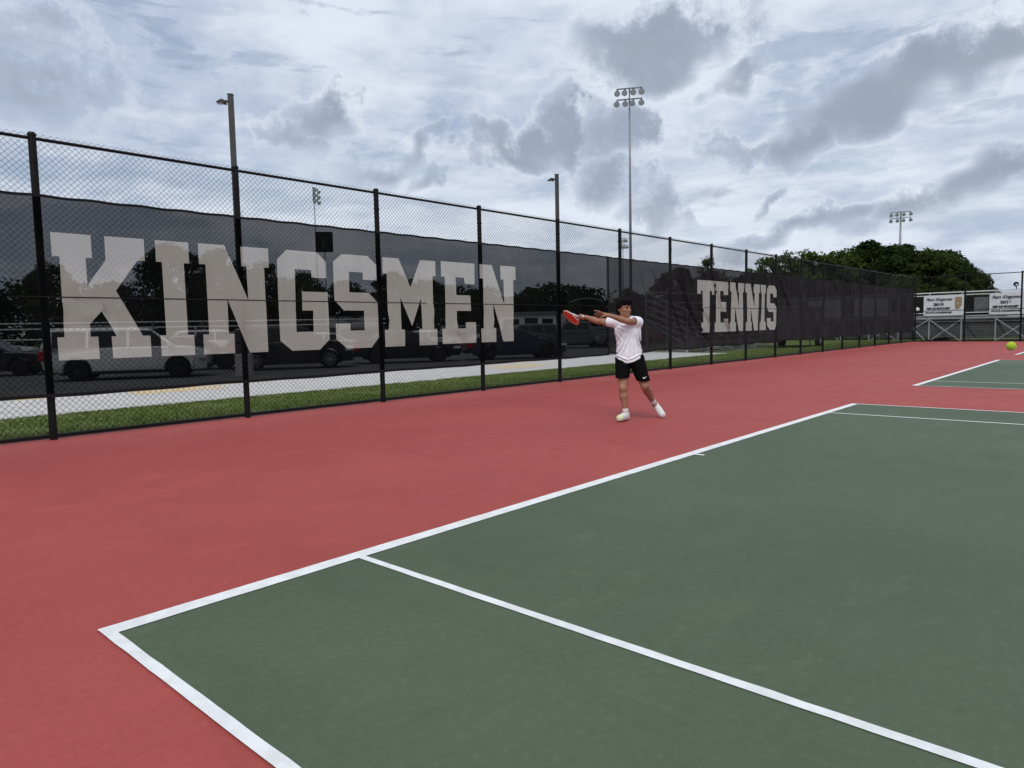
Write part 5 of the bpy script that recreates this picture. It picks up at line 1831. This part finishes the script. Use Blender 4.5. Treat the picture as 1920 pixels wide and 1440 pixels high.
# neck opening
T_s.cut(lambda X, Y, Z: .066 - np.sqrt((X + .022) ** 2 + (Y - .0) ** 2 + ((Z - 1.455) * .9) ** 2))
T_s.mesh('shirt', M['shirt'], player)

# shorts
Sh = SDF((-.25, -.24, .46), (.36, .22, 1.0), 0.005)
Sh.ell((.026, .015, .84), (.162, .116, .12), k=.05)
rm_ = RHP + (RKN - RHP) * .72
lm_ = LHP + (LKN - LHP) * .86
Sh.cap(RHP + (-.005, 0, .02), rm_ + (-.008, 0, 0), .110, .098, k=.03)
Sh.cap(LHP + (.0, 0, .02), lm_ + (.004, 0, 0), .110, .092, k=.03)
Sh.cut(lambda X, Y, Z: -hem_fn(X, Y, Z) - .035)
Sh.cut(lambda X, Y, Z: np.where(X < .045, (.592 + .05 * (X + .06) - Z), -1) )
Sh.cut(lambda X, Y, Z: np.where(X >= .045, (.545 + .03 * np.sin(Y * 14) * .2 - Z), -1))
Sh.disp(lambda X, Y, Z: .0035 * np.sin(X * 45 + Z * 22) * np.sin(Z * 30 + 1))
Sh.mesh('shorts', M['shorts'], player)

# check-mark emblem on the shorts leg
sw = [(0.0, .012), (.006, .020), (.011, .013), (.022, .011), (.062, .032), (.030, .003), (.014, -.004), (.004, -.002)]
ox, oz = .178, .582
pts = []
for u_, v_ in sw:
    x, z = ox + u_, oz + v_
    ys = np.linspace(-.24, .1, 400)
    d = Sh.sample(np.stack([np.full(400, x), ys, np.full(400, z)], -1))
    k = int(np.argmax(d < 0))
    pts.append((x, ys[k] - .004, z))
MB().add(pts + [(p[0], p[1] + .004, p[2]) for p in pts], [tuple(range(8)), tuple(reversed(range(8, 16)))] + [(i, (i + 1) % 8, (i + 1) % 8 + 8, i + 8) for i in range(8)]).build('emblem', mat('white_print_ink', (0.8, 0.8, 0.8), 0.6, 0.2), player)

# socks and shoes
for AN, KN, TOE, HEEL, lab, flat in ((RAN, RKN, RTOE, RHEEL, 'r', True), (LAN, LKN, LTOE, LHEEL, 'l', False)):
    up = nv(KN - AN)
    a0 = AN + up * (.105 if flat else .092)
    G = SDF(np.minimum(np.minimum(a0, TOE), HEEL) - .09, np.maximum(np.maximum(a0, TOE), HEEL) + .09, 0.004)
    G.cap(AN - up * .02, a0, .040, .041, k=.01)
    G.cap(AN - up * .02, HEEL * .6 + TOE * .4, .038, .036, k=.02)
    G.cut(lambda X, Y, Z: (X - a0[0]) * up[0] + (Y - a0[1]) * up[1] + (Z - a0[2]) * up[2])
    G.disp(lambda X, Y, Z: .0012 * np.sin(((X - a0[0]) * up[0] + (Y - a0[1]) * up[1] + (Z - a0[2]) * up[2]) * 500))
    G.mesh('sock', M['sock'], player)
    fd = nv(TOE - HEEL)
    if flat:
        un = np.array((0, 0, 1.0))
    else:
        un = nv(up - fd * np.dot(up, fd))
    base = -0.0365 if flat else -0.040
    heel_b, toe_b = HEEL + un * base, TOE + un * base
    B_ = SDF(np.minimum(np.minimum(AN, TOE), HEEL) - .10, np.maximum(np.maximum(AN, TOE), HEEL) + .10, 0.004)
    B_.cap(HEEL - fd * .0, TOE + fd * .012, .047, .045, k=.02)
    B_.cap(HEEL + un * .03, HEEL * .62 + TOE * .38 + un * .025, .043, .043, k=.02)
    B_.cap(HEEL * .5 + TOE * .5 + un * .015, TOE, .045, .040, k=.02)
    B_.cap(AN - up * .004, AN + up * .012, .042, .044, k=.02)
    side = np.cross(fd, un)
    so = HEEL + un * base
    B_.cut(lambda X, Y, Z: -((X - so[0]) * un[0] + (Y - so[1]) * un[1] + (Z - so[2]) * un[2]) + .014)
    B_.cut(lambda X, Y, Z: (X - AN[0]) * up[0] + (Y - AN[1]) * up[1] + (Z - AN[2]) * up[2] - .014)
    # ankle opening
    B_.cap(AN - up * .0, AN + up * .08, .033, .036, k=.004, sub=True)
    toe_d = B_.D.copy()
    X, Y, Z = np.meshgrid(*B_.ax, indexing='ij')
    along = (X - TOE[0]) * fd[0] + (Y - TOE[1]) * fd[1] + (Z - TOE[2]) * fd[2] + .55 * ((X - so[0]) * un[0] + (Y - so[1]) * un[1] + (Z - so[2]) * un[2])
    B_.D = np.maximum(toe_d, (along - .022).astype(np.float32))
    shoe = B_.mesh('shoe', M['shoe'], player)
    if flat:
        shoe['label'] = 'white shoe with a lime toe, planted on the court'
    else:
        shoe['label'] = 'white shoe of the trailing foot, heel raised'
    B_.D = np.maximum(toe_d, (.022 - along).astype(np.float32))
    B_.mesh('toe_cap', M['shoe_lime'] if flat else M['shoe'], shoe)
    So = SDF(np.minimum(TOE, HEEL) - .12, np.maximum(TOE, HEEL) + .12, 0.004)
    So.cap(HEEL, TOE + fd * .014, .050, .048, k=.02)
    So.cut(lambda X, Y, Z: -((X - so[0]) * un[0] + (Y - so[1]) * un[1] + (Z - so[2]) * un[2]))
    So.cut(lambda X, Y, Z: ((X - so[0]) * un[0] + (Y - so[1]) * un[1] + (Z - so[2]) * un[2]) - .017)
    So.mesh('sole', M['sole'], shoe)
    lb = MB()
    for i in range(5):
        c = HEEL * (.55 - i * .085) + TOE * (.45 + i * .085) + un * (.062 - i * .0055)
        lb.tube([c - side * .024 - un * .010, c, c + side * .024 - un * .010], .0032, 5)
    if not flat:
        c = HEEL * .58 + TOE * .42 + un * .055
        lb.tube([c + side * .02, c + side * .05 + un * .03, c + side * .085 + un * .036], .003, 5)
    lb.build('laces', M['lace'], shoe, fix=False)

# ------------------------------------------------------------------ racket
rk = empty('tennis_racket', player.location)
rk.rotation_euler = player.rotation_euler
tag(rk, 'tennis racket with red strings and white grip held out by the player', 'racket')
head_c = RGRIP + RAX * .455
a_len, a_wid = .176, .140
M['frame_salmon'] = mat('frame_salmon', (0.66, 0.30, 0.22), 0.35, 0.5)
M['string_red'] = mat('red_string', (0.72, 0.065, 0.045), 0.55, 0.3)
M['grip'] = mat('white_grip', (0.66, 0.64, 0.58), 0.8, 0.2, bump=0.3, bscale=120)
ring = [head_c + RAX * (a_len * math.cos(t)) + RW * (a_wid * math.sin(t)) for t in np.linspace(0, 2 * PI, 41)]
MB().tube(ring, .0125, 8, cap=False).build('head_frame', M['frame_salmon'], rk, smooth=True)
thr = head_c - RAX * a_len
for s in (-1, 1):
    st = head_c + RAX * (a_len * math.cos(PI - .75)) + RW * (s * a_wid * math.sin(PI - .75))
    MB().tube([st, st * .45 + (RGRIP + RAX * .15) * .55 + RW * s * .018, RGRIP + RAX * .125 + RW * s * .008], .0095, 8).build('throat', M['white_paint'], rk, smooth=True)
MB().tube([RGRIP - RAX * .098, RGRIP - RAX * .088, RGRIP + RAX * .12, RGRIP + RAX * .14], [.019, .0165, .0155, .012], 8).build('grip', M['grip'], rk)
sb = MB()
for i in range(-15, 16):
    x = i * .0078
    hl = a_len * math.sqrt(max(0, 1 - (x / a_wid) ** 2))
    if hl > .01:
        sb.tube([head_c + RW * x - RAX * hl + RN * .001, head_c + RW * x + RAX * hl + RN * .001], .0026, 4, cap=False)
for i in range(-19, 20):
    y = i * .0084
    hw_ = a_wid * math.sqrt(max(0, 1 - (y / a_len) ** 2))
    if hw_ > .01:
        sb.tube([head_c + RAX * y - RW * hw_ - RN * .001, head_c + RAX * y + RW * hw_ - RN * .001], .0026, 4, cap=False)
s_o = sb.build('strings', M['string_red'], rk, fix=False)
s_o['kind'] = 'stuff'

# ------------------------------------------------------------------ ball in flight
ball = empty('tennis_ball', (5.4872, -2.7158, 1.1112))
tag(ball, 'yellow-green tennis ball flying at the right edge', 'ball')
fm = mat('ball_felt', (0.50, 0.66, 0.035), 0.95, 0.1, col2=(0.56, 0.72, 0.06), vscale=90, bump=0.9, bscale=420)
me = bpy.data.meshes.new('felt')
bmm = bmesh.new()
bmesh.ops.create_uvsphere(bmm, u_segments=32, v_segments=20, radius=0.0335)
bmm.to_mesh(me); bmm.free()
link_mesh('felt', me, fm, ball, smooth=True)
sp = []
for i in range(81):
    t = 2 * PI * i / 80
    v = Vector((math.cos(t) + 0.33 * math.cos(3 * t), math.sin(t) - 0.33 * math.sin(3 * t), 1.15 * math.sin(2 * t))).normalized() * 0.0333
    sp.append(v)
sm = MB().tube(sp, 0.0011, 5, cap=False).build('seam', mat('ball_seam', (0.62, 0.66, 0.42), 0.8, 0.1), ball, fix=False)
ball.rotation_euler = (0.6, 0.9, 0.3)

# ------------------------------------------------------------------ bits of twig and leaf on the red surface
tw = mat('twig', (0.05, 0.022, 0.02), 0.9, 0.1)
spots = [(-1.24, 1.23, .09, .3, 'thin dark twig lying on the red surface near the left edge')]
for (x, y, l, a, lab) in spots:
    b = MB().tube([(-l / 2, 0, 0), (0, l * .07, .004), (l / 2, 0, .001)], [.0015, .003, .001], 5)
    o = b.build('twig', tw, fix=False)
    o.location = (x, y, .005); o.rotation_euler = (0, 0, a - .8)
    tag(o, lab, 'twig', 'scraps on the red surface')

for pr, used in protos:
    if not used:
        for ch in list(pr.children):
            bpy.data.objects.remove(ch)
        bpy.data.objects.remove(pr)
